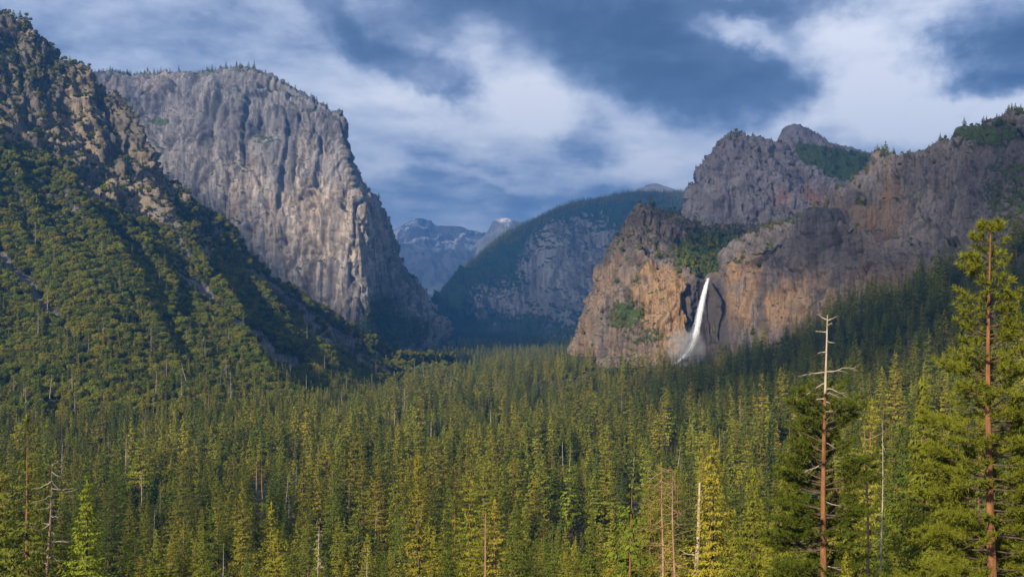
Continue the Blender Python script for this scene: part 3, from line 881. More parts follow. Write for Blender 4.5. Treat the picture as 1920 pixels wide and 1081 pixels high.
def ground_z(x, y):
    x = np.asarray(x, float)
    y = np.asarray(y, float)
    xx, yy = np.clip(x, -3500, 4000) / CS, np.clip(y, -600, 9500) / CS
    s = _w[_n] + _w[_n + 1] * xx + _w[_n + 2] * yy
    for k in range(_n):
        s = s + _w[k] * np.hypot(xx - _c[k, 0], yy - _c[k, 1])
    s = s + (fbm(np.stack([x / 60, y / 60, 0 * x], -1), 3, 300) - 0.5) * 8 * sstep(np.hypot(x, y), 60, 300)
    return s


gx = np.sinh(np.linspace(-3.6, 3.6, 300)); gx = gx / gx[-1] * 8300
gy = np.concatenate([np.linspace(-1350, -50, 18), np.geomspace(50, 16500, 330) - 50])
GX, GY = np.meshgrid(gx, gy)
GP = np.stack([GX, GY, ground_z(GX, GY)], -1)
me = grid_mesh('ground', GP, M_GROUND, dict(veg=np.full(GX.shape, 0.45)))
link('ground', me, label='forest floor of the broad valley', kind='structure')

# ------------------------------------------------------------------ tree shapes
def tube(points, radii, sides=6):
    """tapered tube along points"""
    pts = np.asarray(points, float)
    n = len(pts)
    tang = np.gradient(pts, axis=0)
    tang /= np.linalg.norm(tang, axis=1, keepdims=True) + 1e-9
    ref = np.where(np.abs(tang[:, 2:3]) > 0.9, np.array([[1.0, 0, 0]]), np.array([[0, 0, 1.0]]))
    a = np.cross(tang, ref)
    a /= np.linalg.norm(a, axis=1, keepdims=True) + 1e-9
    b = np.cross(tang, a)
    th = np.linspace(0, 2 * np.pi, sides, endpoint=False)
    ring = (a[:, None] * np.cos(th)[None, :, None] + b[:, None] * np.sin(th)[None, :, None]) * np.asarray(radii)[:, None, None]
    V = (pts[:, None] + ring).reshape(-1, 3)
    idx = np.arange(n * sides).reshape(n, sides)
    nx = np.roll(idx, -1, axis=1)
    q = np.stack([idx[:-1], nx[:-1], nx[1:], idx[1:]], -1).reshape(-1, 4)
    cap = np.stack([idx[-1, :-2] * 0 + idx[-1, 0], idx[-1, 1:-1], idx[-1, 2:], idx[-1, 2:]], -1)
    return V, np.concatenate([q, cap[:, [0, 1, 2, 2]]]) if False else q


def join(parts):
    V, Q, o = [], [], 0
    for v, q in parts:
        V.append(v)
        Q.append(q + o)
        o += len(v)
    return np.concatenate(V), np.concatenate(Q)


def diamonds(c, a, b):
    """leaf sprays: 4-cornered blades centred on c with half axes a and b"""
    V = np.stack([c - a, c + b, c + a, c - b], 1).reshape(-1, 3)
    return V, np.arange(len(V)).reshape(-1, 4)


def blades(c, a, b):
    # single pointed needles from c along a, half width b
    V = np.stack([c - b, c + b, c + a], 1).reshape(-1, 3)
    return V, np.arange(len(V)).reshape(-1, 3)


def unit(v):
    return v / (np.linalg.norm(v, axis=-1, keepdims=True) + 1e-9)


def conifer(seed, h=36.0, r=4.2, z0=0.12, whorls=30, nb=8, per=9, profile=0.85, droop=0.25, size=0.8, gaps=0.12, thin=0.5):
    g = np.random.default_rng(seed)
    C, A, B = [], [], []
    lob = g.random(6)
    for k in range(whorls):
        t = (k + g.random() * 0.6) / whorls
        z = h * (z0 + (1 - z0) * t)
        R0 = r * (1 - t) ** profile * (0.75 + 0.5 * g.random()) + 0.25
        R0 *= 0.97 + 0.22 * math.sin(9 * t + lob[0] * 6) * (1 - t)
        R0 *= min(1.0, 0.45 + t * 5)
        m = max(3, int(nb * (0.45 + 0.55 * (1 - t))))
        for j in range(m):
            if g.random() < gaps:
                continue
            th = 2 * np.pi * (j + g.random()) / m + k * 2.4
            L = R0 * (0.65 + 0.55 * g.random())
            out = np.array([math.cos(th), math.sin(th), 0])
            side = np.array([-math.sin(th), math.cos(th), 0])
            n = max(3, int(per * (0.4 + 0.6 * L / r)))
            s = np.sqrt(g.random(n)) * 0.95 + 0.08
            lift = 0.35 * (t ** 2) - droop * (1 - t)
            c = np.array([0, 0, z]) + out * (s * L)[:, None] + np.array([0, 0, 1]) * (s * L * lift + s ** 2 * L * 0.10)[:, None]
            c += side * ((g.random(n) - 0.5) * L * 0.75 * s)[:, None] + g.normal(0, 0.12, (n, 3))
            sz = size * (0.55 + 0.75 * g.random(n)) * (0.55 + 0.6 * (1 - t))
            nrm = unit(out[None] * 0.75 + np.array([0, 0, 0.75]) + g.normal(0, 0.38, (n, 3)) + side[None] * ((c @ side) / (L + 0.5))[:, None] * 0.6)
            a = out[None] + side[None] * g.normal(0, 0.6, (n, 1)) + np.array([0, 0, 1]) * (g.normal(-0.25, 0.25, (n, 1)))
            a = unit(a - nrm * (a * nrm).sum(1, keepdims=True)) * sz[:, None]
            b = unit(np.cross(nrm, a)) * (sz * thin)[:, None]
            C.append(c); A.append(a); B.append(b)
    # leader
    n = 8
    c = np.stack([g.normal(0, 0.08, n), g.normal(0, 0.08, n), h * (0.965 + 0.04 * g.random(n))], -1)
    C.append(c); A.append(np.tile([[0.05, 0.02, 0.6]], (n, 1))); B.append(unit(g.normal(0, 1, (n, 3)) * [1, 1, 0.1]) * 0.2)
    V, Q = diamonds(np.concatenate(C), np.concatenate(A), np.concatenate(B))
    bend = (g.random(2) - 0.5) * 1.2
    V[:, :2] += bend * ((V[:, 2:3] / h) ** 2)
    zz = np.linspace(-3, h * 0.97, 9)
    tp = np.stack([bend[0] * (zz / h) ** 2 * (zz > 0), bend[1] * (zz / h) ** 2 * (zz > 0), zz], -1)
    T = tube(tp, h * 0.0125 * (1 - 0.93 * np.clip(zz / h, 0, 1)), 6)
    return (V, Q), T


def broadleaf(seed, h=13.0, r=6.0, lobes=16, leaves=1700, size=0.55, flat=0.75, trunk=True):
    g = np.random.default_rng(seed)
    lc = g.normal(0, 1, (lobes, 3))
    lc = unit(lc) * (g.random((lobes, 1)) ** 0.5) * np.array([r * 0.72, r * 0.72, h * 0.30 * flat / 0.75])
    lc[:, 2] += h * 0.62
    lr = r * (0.26 + 0.24 * g.random(lobes))
    k = g.integers(0, lobes, leaves)
    dirv = unit(g.normal(0, 1, (leaves, 3)) + np.array([0, 0, 0.35]))
    rad = lr[k] * (0.80 + 0.28 * g.random(leaves))
    c = lc[k] + dirv * rad[:, None] * np.array([1, 1, 0.8])
    nrm = unit(dirv + g.normal(0, 0.55, (leaves, 3)))
    a = unit(np.cross(nrm, g.normal(0, 1, (leaves, 3)))) * (size * (0.6 + 0.7 * g.random((leaves, 1))))
    b = unit(np.cross(nrm, a)) * np.linalg.norm(a, axis=1, keepdims=True) * 0.75
    crown = diamonds(c, a, b)
    parts = [tube([(0, 0, -1.5), (0.1, 0, h * 0.2), (0.2, 0.15, h * 0.42), (0.1, 0.2, h * 0.62)], [h * 0.028, h * 0.024, h * 0.017, h * 0.006], 6)]
    for j in range(5):
        e = lc[g.integers(0, lobes)]
        s0 = np.array([0.1, 0.05, h * (0.2 + 0.15 * g.random())])
        parts.append(tube([s0, s0 * 0.45 + e * 0.55 + [0, 0, 0.4], e], [h * 0.012, h * 0.008, h * 0.003], 5))
    return crown, join(parts)


def limb(g, start, th, L, rise, r0, crook=0.12, n=7, curl=0.0):
    """one crooked bare branch"""
    out = np.array([math.cos(th), math.sin(th), 0])
    side = np.array([-math.sin(th), math.cos(th), 0])
    s = np.linspace(0, 1, n)
    p = np.asarray(start)[None] + out * (s * L)[:, None]
    p[:, 2] += L * (rise * s + curl * s ** 2)
    wob = np.cumsum(g.normal(0, crook * L / n, (n, 2)), axis=0)
    wob[0] = 0
    p += side * wob[:, :1] + np.array([0, 0, 1]) * wob[:, 1:]
    return p, r0 * (1 - 0.85 * s)


def snag_shape(seed, h=26.0, nbr=9, bare=0.35, Lb=2.6, r0=0.38, lean=(0, 0), broken=True, crook=0.14):
    g = np.random.default_rng(seed)
    zz = np.linspace(-3, h, 10)
    f = np.clip(zz / h, 0, 1)
    axis = np.stack([lean[0] * f + 0.25 * np.sin(f * 5 + seed), lean[1] * f, zz], -1)
    rr = r0 * (1 - (0.72 if broken else 0.93) * f)
    trunk = tube(axis, rr, 7)
    br = []
    for j in range(nbr):
        f0 = bare + (1 - bare) * (j + g.random()) / nbr
        st = np.array([np.interp(f0, f, axis[:, 0]), np.interp(f0, f, axis[:, 1]), f0 * h])
        th = j * 2.4 + g.random() * 2.5
        L = 1.35 * Lb * (1.15 - 0.7 * f0) * (0.2 + 1.3 * g.random() ** 1.6)
        p, r = limb(g, st, th, L, g.uniform(-0.95, 0.25), r0 * 0.20, crook, 7, g.uniform(-0.1, 0.35))
        parts = [tube(p, r, 4)]
        for q in range(2):
            i = g.integers(2, 6)
            p2, r2 = limb(g, p[i], th + g.choice([-1, 1]) * (0.5 + 0.5 * g.random()), L * 0.4, g.uniform(-0.2, 0.4), r[i] * 0.7, crook, 5)
            parts.append(tube(p2, r2, 4))
        br.append(join(parts))
    return trunk, br


def pine_branch(g, start, th, L, rise, curl, r0, tuft=0.50, nblade=20, spread=0.45, first=0.25):
    """a live pine branch: wood and clusters of needles"""
    p, rr = limb(g, start, th, L, rise, r0, 0.05, 8, curl)
    wood = [tube(p, rr, 5)]
    tips = []
    nsub = max(3, int(L * 2.6))
    for j in range(nsub):
        s = first + (1 - first) * (j + g.random() * 0.6) / nsub
        i = min(6, int(s * 7))
        f = s * 7 - i
        q = p[i] * (1 - f) + p[min(i + 1, 7)] * f
        sgn = 1 if j % 2 else -1
        l2 = L * spread * (1.1 - 0.75 * s) * (0.6 + 0.6 * g.random()) + 0.25
        p2, r2 = limb(g, q, th + sgn * (0.75 + 0.35 * g.random()), l2, g.uniform(-0.05, 0.45), max(0.012, r0 * 0.3), 0.06, 4, 0.15)
        wood.append(tube(p2, r2, 3))
        m = max(1, int(l2 / (tuft * 0.8)))
        for k in range(m):
            e = p2[-1] * (1 - k / m) + p2[1] * (k / m)
            tips.append((e, unit(p2[-1] - p2[0])))
    tips.append((p[-1], unit(p[-1] - p[-3])))
    C, A, B = [], [], []
    for e, dirn in tips:
        n = nblade
        d = unit(dirn[None] * 0.7 + g.normal(0, 0.62, (n, 3)) + np.array([0, 0, 0.28]))
        l = tuft * (0.7 + 0.5 * g.random((n, 1)))
        C.append(e[None] + d * 0.03)
        A.append(d * l)
        B.append(unit(np.cross(d, g.normal(0, 1, (n, 3)))) * (l * 0.085))
    return join(wood), blades(np.concatenate(C), np.concatenate(A), np.concatenate(B))


# prototypes for the forest: (crown, trunk, needle material, bark material, height)
PROTO = {}


def proto(name, shape, mleaf, mbark, height):
    (cv, cq), (tv, tq) = shape
    crown = mesh_from(name + '_crown', cv, cq, [mleaf])
    trunk = mesh_from(name + '_trunk', tv, tq, [mbark], smooth=True)
    v, q = join([(cv, cq), (tv, tq)])
    both = mesh_from(name + '_whole', v, q, [mleaf, mbark], mat_index=np.concatenate([np.zeros(len(cq)), np.ones(len(tq))]))
    ob = bpy.data.objects.new(name + '_source', both)     # source for the far forest, not linked to the scene
    PROTO[name] = dict(crown=crown, trunk=trunk, source=ob, h=height)


proto('fir_narrow', conifer(11, 36, 5.2, 0.08, 28, 8, 11, 0.80, 0.34, 0.80), M_NEEDLE, M_BARK, 36)
proto('fir_broad', conifer(12, 34, 7.0, 0.06, 27, 9, 12, 0.85, 0.26, 0.95), M_NEEDLE, M_BARK, 34)
proto('fir_dense', conifer(13, 28, 6.0, 0.04, 25, 9, 12, 0.74, 0.22, 0.85, 0.06), M_NEEDLE, M_BARK, 28)
proto('pine_open', conifer(14, 38, 6.0, 0.26, 20, 7, 14, 0.52, 0.10, 0.95, 0.25), M_NEEDLE, M_REDBARK, 38)
proto('pine_tall', conifer(15, 40, 5.8, 0.18, 25, 7, 12, 0.62, 0.20, 0.9, 0.2), M_NEEDLE, M_BARK, 40)
proto('cedar_bright', conifer(16, 25, 5.4, 0.04, 25, 9, 12, 0.78, 0.12, 0.75, 0.05), M_PINE, M_BARK, 25)
proto('near_fir', conifer(31, 34, 6.4, 0.05, 46, 11, 34, 0.82, 0.24, 0.42, 0.1, thin=0.34), M_NEEDLE, M_BARK, 34)
proto('near_fir_slim', conifer(32, 36, 5.2, 0.07, 50, 10, 30, 0.78, 0.28, 0.40, 0.12, thin=0.34), M_NEEDLE, M_BARK, 36)
proto('near_cedar', conifer(33, 27, 5.6, 0.04, 42, 11, 34, 0.80, 0.10, 0.40, 0.08, thin=0.36), M_YELLOW, M_BARK, 27)
proto('near_pine', conifer(34, 39, 6.0, 0.24, 32, 8, 40, 0.56, 0.12, 0.46, 0.22, thin=0.30), M_NEEDLE, M_REDBARK, 39)
FINE = {'fir_narrow': 'near_fir_slim', 'fir_broad': 'near_fir', 'fir_dense': 'near_fir', 'pine_open': 'near_pine', 'pine_tall': 'near_pine', 'cedar_bright': 'near_cedar'}
proto('oak', broadleaf(21, 12, 5.6, 18, 1900, 0.55), M_OAK, M_BARK, 12)
proto('oak_wide', broadleaf(22, 10.5, 6.2, 20, 1900, 0.55, 0.65), M_OAK, M_BARK, 10.5)
proto('oak_small', broadleaf(23, 7.5, 3.8, 12, 1200, 0.42, 0.8), M_OAK, M_BARK, 7.5)
proto('brush', broadleaf(24, 3.6, 2.6, 9, 520, 0.36, 0.8), M_BRUSH, M_BARK, 3.6)
proto('brush_low', broadleaf(25, 2.4, 2.4, 8, 420, 0.34, 0.8), M_BRUSH, M_BARK, 2.4)
proto('small_conifer', conifer(17, 16, 3.6, 0.10, 14, 6, 6, 0.62, 0.1, 1.3), M_NEEDLE, M_BARK, 16)
proto('rust_conifer', conifer(18, 26, 2.6, 0.12, 26, 7, 7, 0.8, 0.3, 0.6, 0.25), M_RUST, M_BARK, 26)
proto('bare_conifer', conifer(19, 32, 3.0, 0.15, 26, 7, 5, 0.7, 0.35, 0.55, 0.3), M_GREYTWIG, M_SNAG, 32)

# ------------------------------------------------------------------ scatter
pts = []      # (x, y, z, proto, scale, rot, zone)


def frame_ok(x, y, z, h, margin=120):
    px = 960 + F * x / y
    top = HZ - F * (z + h) / y
    return (px > -margin) & (px < 1920 + margin) & (top < 1081 + 30)


# foot of the hillside, so that valley trees stop where the slope begins
hp = TERR['hillside']['P']
hpx = hp[..., 0]
hz_tree = TERR['hillside']
cliff_line = []


def valley_points():
    out = []
    d = 215.0
    g = np.random.default_rng(5)
    while d < 5600:
        sp = 13.0 + 4.0 * sstep(d, 500, 3200)
        half = 0.50 * d
        x = np.arange(-half, half, sp)
        x = x + (g.random(len(x)) - 0.5) * sp * 0.9
        y = d + (g.random(len(x)) - 0.5) * sp * 0.9
        out.append(np.stack([x, y], -1))
        d += sp
    return np.concatenate(out)


vp = valley_points()
# plan grid of the hillside height, to know where it covers the valley floor
HG = 25.0
hgx0, hgy0 = -2600.0, 300.0
hh = np.full((180, 200), -1e9)
ix = ((hp[..., 0] - hgx0) / HG).astype(int).ravel()
iy = ((hp[..., 1] - hgy0) / HG).astype(int).ravel()
ok = (ix >= 0) & (ix < 200) & (iy >= 0) & (iy < 180)
np.maximum.at(hh, (iy[ok], ix[ok]), hp[..., 2].ravel()[ok])


def hill_at(x, y):
    i = np.clip(((x - hgx0) / HG).astype(int), 0, 199)
    j = np.clip(((y - hgy0) / HG).astype(int), 0, 179)
    return hh[j, i]


vz = ground_z(vp[:, 0], vp[:, 1])
keep = hill_at(vp[:, 0], vp[:, 1]) < vz + 1
# stop at the cliffs on the right: behind their feet nothing grows on the floor
cl = np.concatenate([TERR['cliff_right_wall']['P'][0], TERR['cliff_beside_falls']['P'][0]])
cpx, _ = pix(cl)
order = np.argsort(cpx)
vpx = 960 + F * vp[:, 0] / vp[:, 1]
lim = np.interp(vpx, cpx[order], cl[order, 1])
keep &= (vpx < 1085) | (vp[:, 1] < lim - 4)
capline = TERR['cliff_great_wall']['P'][0]
cpx2, _ = pix(capline)
keep &= (vpx > 860) | (vp[:, 1] < np.interp(vpx, cpx2, capline[:, 1]) - 5)
vp, vz, vpx = vp[keep], vz[keep], vpx[keep]
g = np.random.default_rng(8)
kinds = ['fir_narrow', 'fir_broad', 'fir_dense', 'pine_open', 'pine_tall', 'cedar_bright', 'oak', 'bare_conifer', 'rust_conifer']
rnd = g.random(len(vp))
grove = fbm(np.stack([vp[:, 0] / 130, vp[:, 1] / 130, 0 * vp[:, 0]], -1), 3, 320)
stand = fbm(np.stack([vp[:, 0] / 45, vp[:, 1] / 45, 0 * vp[:, 0]], -1), 3, 330)
for i in range(len(vp)):
    x, y = vp[i]
    w = np.array([0.26, 0.20, 0.15, 0.12, 0.16, 0.10, 0.03, 0.012, 0.004])
    if grove[i] > 0.56:
        w[5] += 0.15; w[2] += 0.08; w[6] += 0.10
    if x < -0.12 * y and y < 2000:
        w[6] += 0.10; w[7] += 0.02
    w = np.cumsum(w / w.sum())
    k = kinds[int(np.searchsorted(w, rnd[i]))]
    if stand[i] < 0.40 and g.random() < 0.55:
        continue
    s = (0.62 + 0.66 * g.random()) * (0.74 + 0.54 * sstep(stand[i], 0.35, 0.68))
    if y < 420:
        s *= 0.85
    if k in ('oak',):
        s *= 1.25
    if k == 'cedar_bright':
        s = min(s, 1.15)
    h = PROTO[k]['h'] * s
    if not frame_ok(x, y, vz[i], h):
        continue
    pts.append((x, y, vz[i] - 0.4, k, s, g.random() * 6.283, 'valley'))


def scatter_surface(tname, n, weight, chooser, zone, seed):
    T = TERR[tname]
    P = T['P']
    c = (P[:-1, :-1] + P[1:, 1:]) * 0.5
    area = np.linalg.norm(np.cross(P[1:, :-1] - P[:-1, :-1], P[:-1, 1:] - P[:-1, :-1]), axis=-1)
    w = area * weight[:-1, :-1]
    px, py = pix(c)
    w = w * ((px > -120) & (px < 2040) & (py > -80) & (py < 1100))
    cdf = np.cumsum(w.ravel())
    gg = np.random.default_rng(seed)
    pick = np.unique(np.searchsorted(cdf, gg.random(n) * cdf[-1]))
    nu = c.shape[1]
    for q in pick:
        j, i = divmod(int(q), nu)
        f = gg.random(2)
        p = P[j, i] + (P[j, i + 1] - P[j, i]) * f[0] + (P[j + 1, i] - P[j, i]) * f[1]
        k, s = chooser(j, i, gg)
        if k:
            pts.append((p[0], p[1], p[2] - 0.25, k, s, gg.random() * 6.283, zone))


H = TERR['hillside']['masks']
cover = H['cover']
tt = H['t']
steepN = TERR['hillside']['N'][..., 2]
front = (TERR['hillside']['v'] < TERR['hillside']['vk'][5] + 0.01)[:, None] * np.ones_like(cover)


def choose_hill(j, i, gg):
    t = tt[j, i]
    r = gg.random()
    if t < 0.07:
        k = 'fir_narrow' if r < .2 else 'fir_broad' if r < .34 else 'fir_dense' if r < .46 else 'pine_tall' if r < .56 else 'cedar_bright' if r < .66 else 'oak' if r < .86 else 'oak_wide' if r < .95 else 'bare_conifer' if r < .985 else 'rust_conifer'
        return k, (0.55 + 0.45 * gg.random())
    if t < 0.42:
        k = 'fir_narrow' if r < .17 * (1 - t / 0.42) ** 1.5 else 'fir_dense' if r < .30 * (1 - t / 0.42) ** 1.5 else 'bare_conifer' if r > 0.997 - 0.006 * (1 - t / 0.42) else 'oak' if r < .40 else 'oak_wide' if r < .65 else 'oak_small' if r < .9 else 'brush'
        return k, (0.8 + 0.8 * gg.random()) * (0.6 if k.startswith('fir') else 1)
    if H['rocky'][j, i] > 0.5:
        k = 'brush' if r < .5 else 'brush_low' if r < .85 else 'oak_small' if r < .98 else 'small_conifer'
        return k, 0.6 + 0.7 * gg.random()
    k = 'oak_small' if r < .5 else 'oak' if r < .75 else 'brush' if r < .985 else 'small_conifer'
    return k, 0.75 + 0.75 * gg.random()


w_h = np.clip(cover, 0.02, 1) ** 1.6 * front * (1 - 0.45 * sstep(tt, 0.35, 0.6) * 0) * (0.3 + sstep(steepN, 0.25, 0.6))
scatter_surface('hillside', 40000, w_h * (1 + 0.7 * sstep(tt, 0.4, 0.6)), choose_hill, 'hill', 31)


def rim_weight(name, a, b, thin=0.01):
    T = TERR[name]
    vk = T['vk']
    w = sstep(T['v'], vk[a] - thin, vk[a]) * (1 - 0.9 * sstep(T['v'], vk[a] + 0.008, vk[a] + 0.02)) * (1 - sstep(T['v'], vk[b], vk[b] + 0.001))
    return w[:, None] * np.ones(T['P'].shape[:2])


small = lambda lo, hi: (lambda j, i, gg: (['small_conifer', 'oak_small', 'small_conifer', 'fir_dense'][gg.choice(4, p=[.45, .2, .25, .1])], lo + (hi - lo) * gg.random() ** 1.5))
scatter_surface('cliff_great_wall', 1300, rim_weight('cliff_great_wall', 4, 5), small(0.5, 1.2), 'rim', 41)
scatter_surface('mountain_forested_ridge', 9000, (sstep(TERR['mountain_forested_ridge']['v'], 0.66, 0.76) * (TERR['mountain_forested_ridge']['v'] < 0.94))[:, None] * TERR['mountain_forested_ridge']['masks']['veg'], (lambda j, i, gg: (['small_conifer', 'fir_narrow'][gg.choice(2, p=[.6, .4])], 0.65 + 0.6 * gg.random())), 'rim', 42)
scatter_surface('cliff_right_wall', 700, rim_weight('cliff_right_wall', 5, 6), small(0.3, 0.8), 'rim', 43)
scatter_surface('mountain_rock_shoulder', 260, rim_weight('mountain_rock_shoulder', 3, 4), small(0.3, 0.8), 'rim', 44)
scatter_surface('mountain_tilted_spire', 300, rim_weight('mountain_tilted_spire', 2, 3, 0.05), small(0.3, 0.8), 'rim', 45)
bush = lambda lo, hi: (lambda j, i, gg: (['brush', 'oak_small', 'small_conifer', 'brush_low'][gg.choice(4, p=[.4, .3, .1, .2])], lo + (hi - lo) * gg.random()))
for nm, cnt, sd in (('cliff_beside_falls', 2600, 51), ('cliff_right_wall', 1500, 52), ('mountain_tilted_spire', 1500, 53), ('mountain_rock_shoulder', 500, 54)):
    vg = TERR[nm]['masks']['veg']
    scatter_surface(nm, cnt, np.clip(vg - 0.3, 0, 1) ** 1.5, bush(0.7, 1.5), 'ledge', sd)
vg = TERR['cliff_great_wall']['masks']['veg'] * (TERR['cliff_great_wall']['px'] > 690)
scatter_surface('cliff_great_wall', 1200, np.clip(vg - 0.3, 0, 1) ** 1.5, bush(1.0, 2.2), 'ledge', 55)

# ------------------------------------------------------------------ single trees placed by hand
SNAGS = {}


def tree(name, label, cat, group, loc, rot, scale, parts):
    """an Empty at the foot of the tree that carries its parts: (part name, mesh)"""
    e = link(name, None, label=label, category=cat, group=group)
    e.empty_display_size = 1.0
    e.location = loc
    e.rotation_euler = (0, 0, rot)
    e.scale = (scale,) * 3
    for pn, me in parts:
        link(pn, me, parent=e)
    return e


def floor_at(x, y):
    z = float(ground_z(np.array([x]), np.array([y]))[0])
    return max(z, float(hill_at(np.array([x]), np.array([y]))[0]))


def top_place(px, py, d):
    """where a tree whose tip shows at a pixel stands: x, y, ground height and tree height"""
    p = at(px, py, d)
    z = floor_at(p[0], p[1])
    return p[0], p[1], z, p[2] - z


def fit_place(px, py, h, d0, d1):
    """the distance at which a tree of height h with its tip at a pixel stands on the ground"""
    best = None
    for d in np.geomspace(d0, d1, 90):
        p = at(px, py, d)
        z = floor_at(p[0], p[1])
        err = abs((p[2] - z) - h)
        if best is None or err < best[0]:
            best = (err, d, z, p)
    _, d, z, p = best
    return p[0], p[1], z, p[2] - z


CLEAR = []      # (px, d, halfwidth px, from d): keeps random trees from hiding the hand-placed ones

# the big pine at the right edge
def big_pine(px, py, d, seed, name, label, z0, prof, r, dead_top=0.0, mleaf=M_HERO, nwh=34, rust=False):
    g = np.random.default_rng(seed)
    x, y, z, h = top_place(px, py, d)
    e = link(name, None, label=label, category='tree')
    e.location = (x, y, z)
    zz = np.linspace(-2, h, 16)
    f = np.clip(zz / h, 0, 1)
    axis = np.stack([0.25 * np.sin(f * 4 + seed), 0.2 * np.sin(f * 3.1), zz], -1)
    R0 = 0.0135 * h
    cut = len(zz) if dead_top == 0.0 else int(np.searchsorted(zz, h * (1 - dead_top * 0.72)))
    rad = R0 * (1 - 0.90 * f ** 0.9)
    link('trunk', mesh_from(name + '_trunk', *tube(axis[:cut], rad[:cut], 12), [M_REDBARK], smooth=True), parent=e)
    if dead_top:
        link('dead_top', mesh_from(name + '_dead_top', *tube(axis[cut - 1:], rad[cut - 1:], 10), [M_SNAG], smooth=True), parent=e)
    W_, L_ = [], []
    for k in range(nwh):
        t = (k + 0.5 * g.random()) / nwh
        hz_ = h * (z0 + (1 - dead_top - z0) * t)
        Rk = r * prof(t)
        if dead_top and (t < 0.10 or 0.30 < t < 0.36) and g.random() < 0.8:
            continue
        for j in range(g.integers(5, 8)):
            th = g.random() * 6.283
            if math.sin(th) < -0.72 and g.random() < 0.75:
                continue
            L = Rk * (0.7 + 0.5 * g.random())
            st = (float(np.interp(hz_, zz, axis[:, 0])), float(np.interp(hz_, zz, axis[:, 1])), hz_ + g.uniform(-0.3, 0.3))
            w, l = pine_branch(g, st, th, L, -0.22 + 0.75 * t ** 1.5 + g.uniform(-0.1, 0.1), 0.16, 0.06 * (0.6 + L / r))
            W_.append(w); L_.append(l)
    if dead_top == 0.0:
        for j in range(5):
            w, l = pine_branch(g, (axis[-1, 0], axis[-1, 1], h - 0.5), j * 1.3, 0.7, 0.9, 0.4, 0.03)
            W_.append(w); L_.append(l)
    crown = link('crown', mesh_from(name + '_crown', *join(L_), [mleaf]), parent=e)
    link('branchwork', mesh_from(name + '_branchwork', *join(W_), [M_BARK]), parent=crown)
    return e, h, axis, zz, g


big_pine(1860, 428, 88, 71, 'pine_tree', 'tall bushy pine with orange trunk at the right edge', 0.10, lambda t: (1 - t) ** 0.72 * (0.75 + 0.25 * math.sin(7 * t + 1.2) ** 2) + 0.06, 6.8, nwh=36)
CLEAR.append((1860, 88, 130, 1000))

# the pine with a bare dead top
e, h, axis, zz, g = big_pine(1549, 590, 112, 72, 'pine_tree', 'red-trunked pine with a bare bleached dead top, right of centre', 0.12,
                             lambda t: 1.0 - 0.38 * t - 0.22 * t ** 5, 6.0, dead_top=0.205, nwh=28)
CLEAR.append((1549, 112, 100, 1000))
ht = h
for k, (f0, th, L, rise, curl) in enumerate([(0.845, 3.2, 2.6, 0.12, -0.30), (0.848, 0.1, 3.0, 0.02, -0.02), (0.80, 0.2, 2.6, -0.25, -0.1), (0.768, -0.1, 2.7, -0.12, -0.18), (0.775, 3.4, 1.6, -0.05, -0.35),
                                            (0.955, 3.0, 1.1, -0.1, 0.1), (0.985, 0.4, 0.9, 0.35, 0.1), (0.985, 2.7, 0.9, 0.35, 0.1), (0.97, 5.0, 0.7, 0.3, 0.2), (0.93, 0.2, 0.8, -0.1, 0.1), (0.90, 3.3, 0.9, 0.05, 0),
                                            (0.815, 3.0, 2.2, -0.1, -0.4), (0.79, 0.3, 2.2, 0.05, -0.5), (0.74, 0.2, 2.4, -0.3, 0.0), (0.66, 0.3, 2.2, -0.5, 0.0), (0.60, 3.0, 2.6, -0.3, -0.1), (0.42, 3.4, 3.0, -0.5, 0.1), (0.33, 0.3, 2.4, -0.6, 0.2), (0.25, 3.3, 2.6, -0.6, 0.0), (0.5, 0.1, 3.0, -0.4, 0.0)]):
    st = np.array([np.interp(f0 * ht, zz, axis[:, 0]), np.interp(f0 * ht, zz, axis[:, 1]), f0 * ht])
    p, rr = limb(g, st, th, L * 1.1, rise, 0.075, 0.28, 9, curl)
    parts = [tube(p, rr, 5)]
    for q in range(4):
        i = g.integers(3, 8)
        p2, r2 = limb(g, p[i], th + g.choice([-1, 1]) * (0.4 + 0.6 * g.random()), L * 0.35, g.uniform(-0.4, 0.3), rr[i] * 0.75, 0.14, 5)
        parts.append(tube(p2, r2, 4))
    link('dead_branch', mesh_from('dead_branch', *join(parts), [M_SNAG], smooth=True), parent=e)

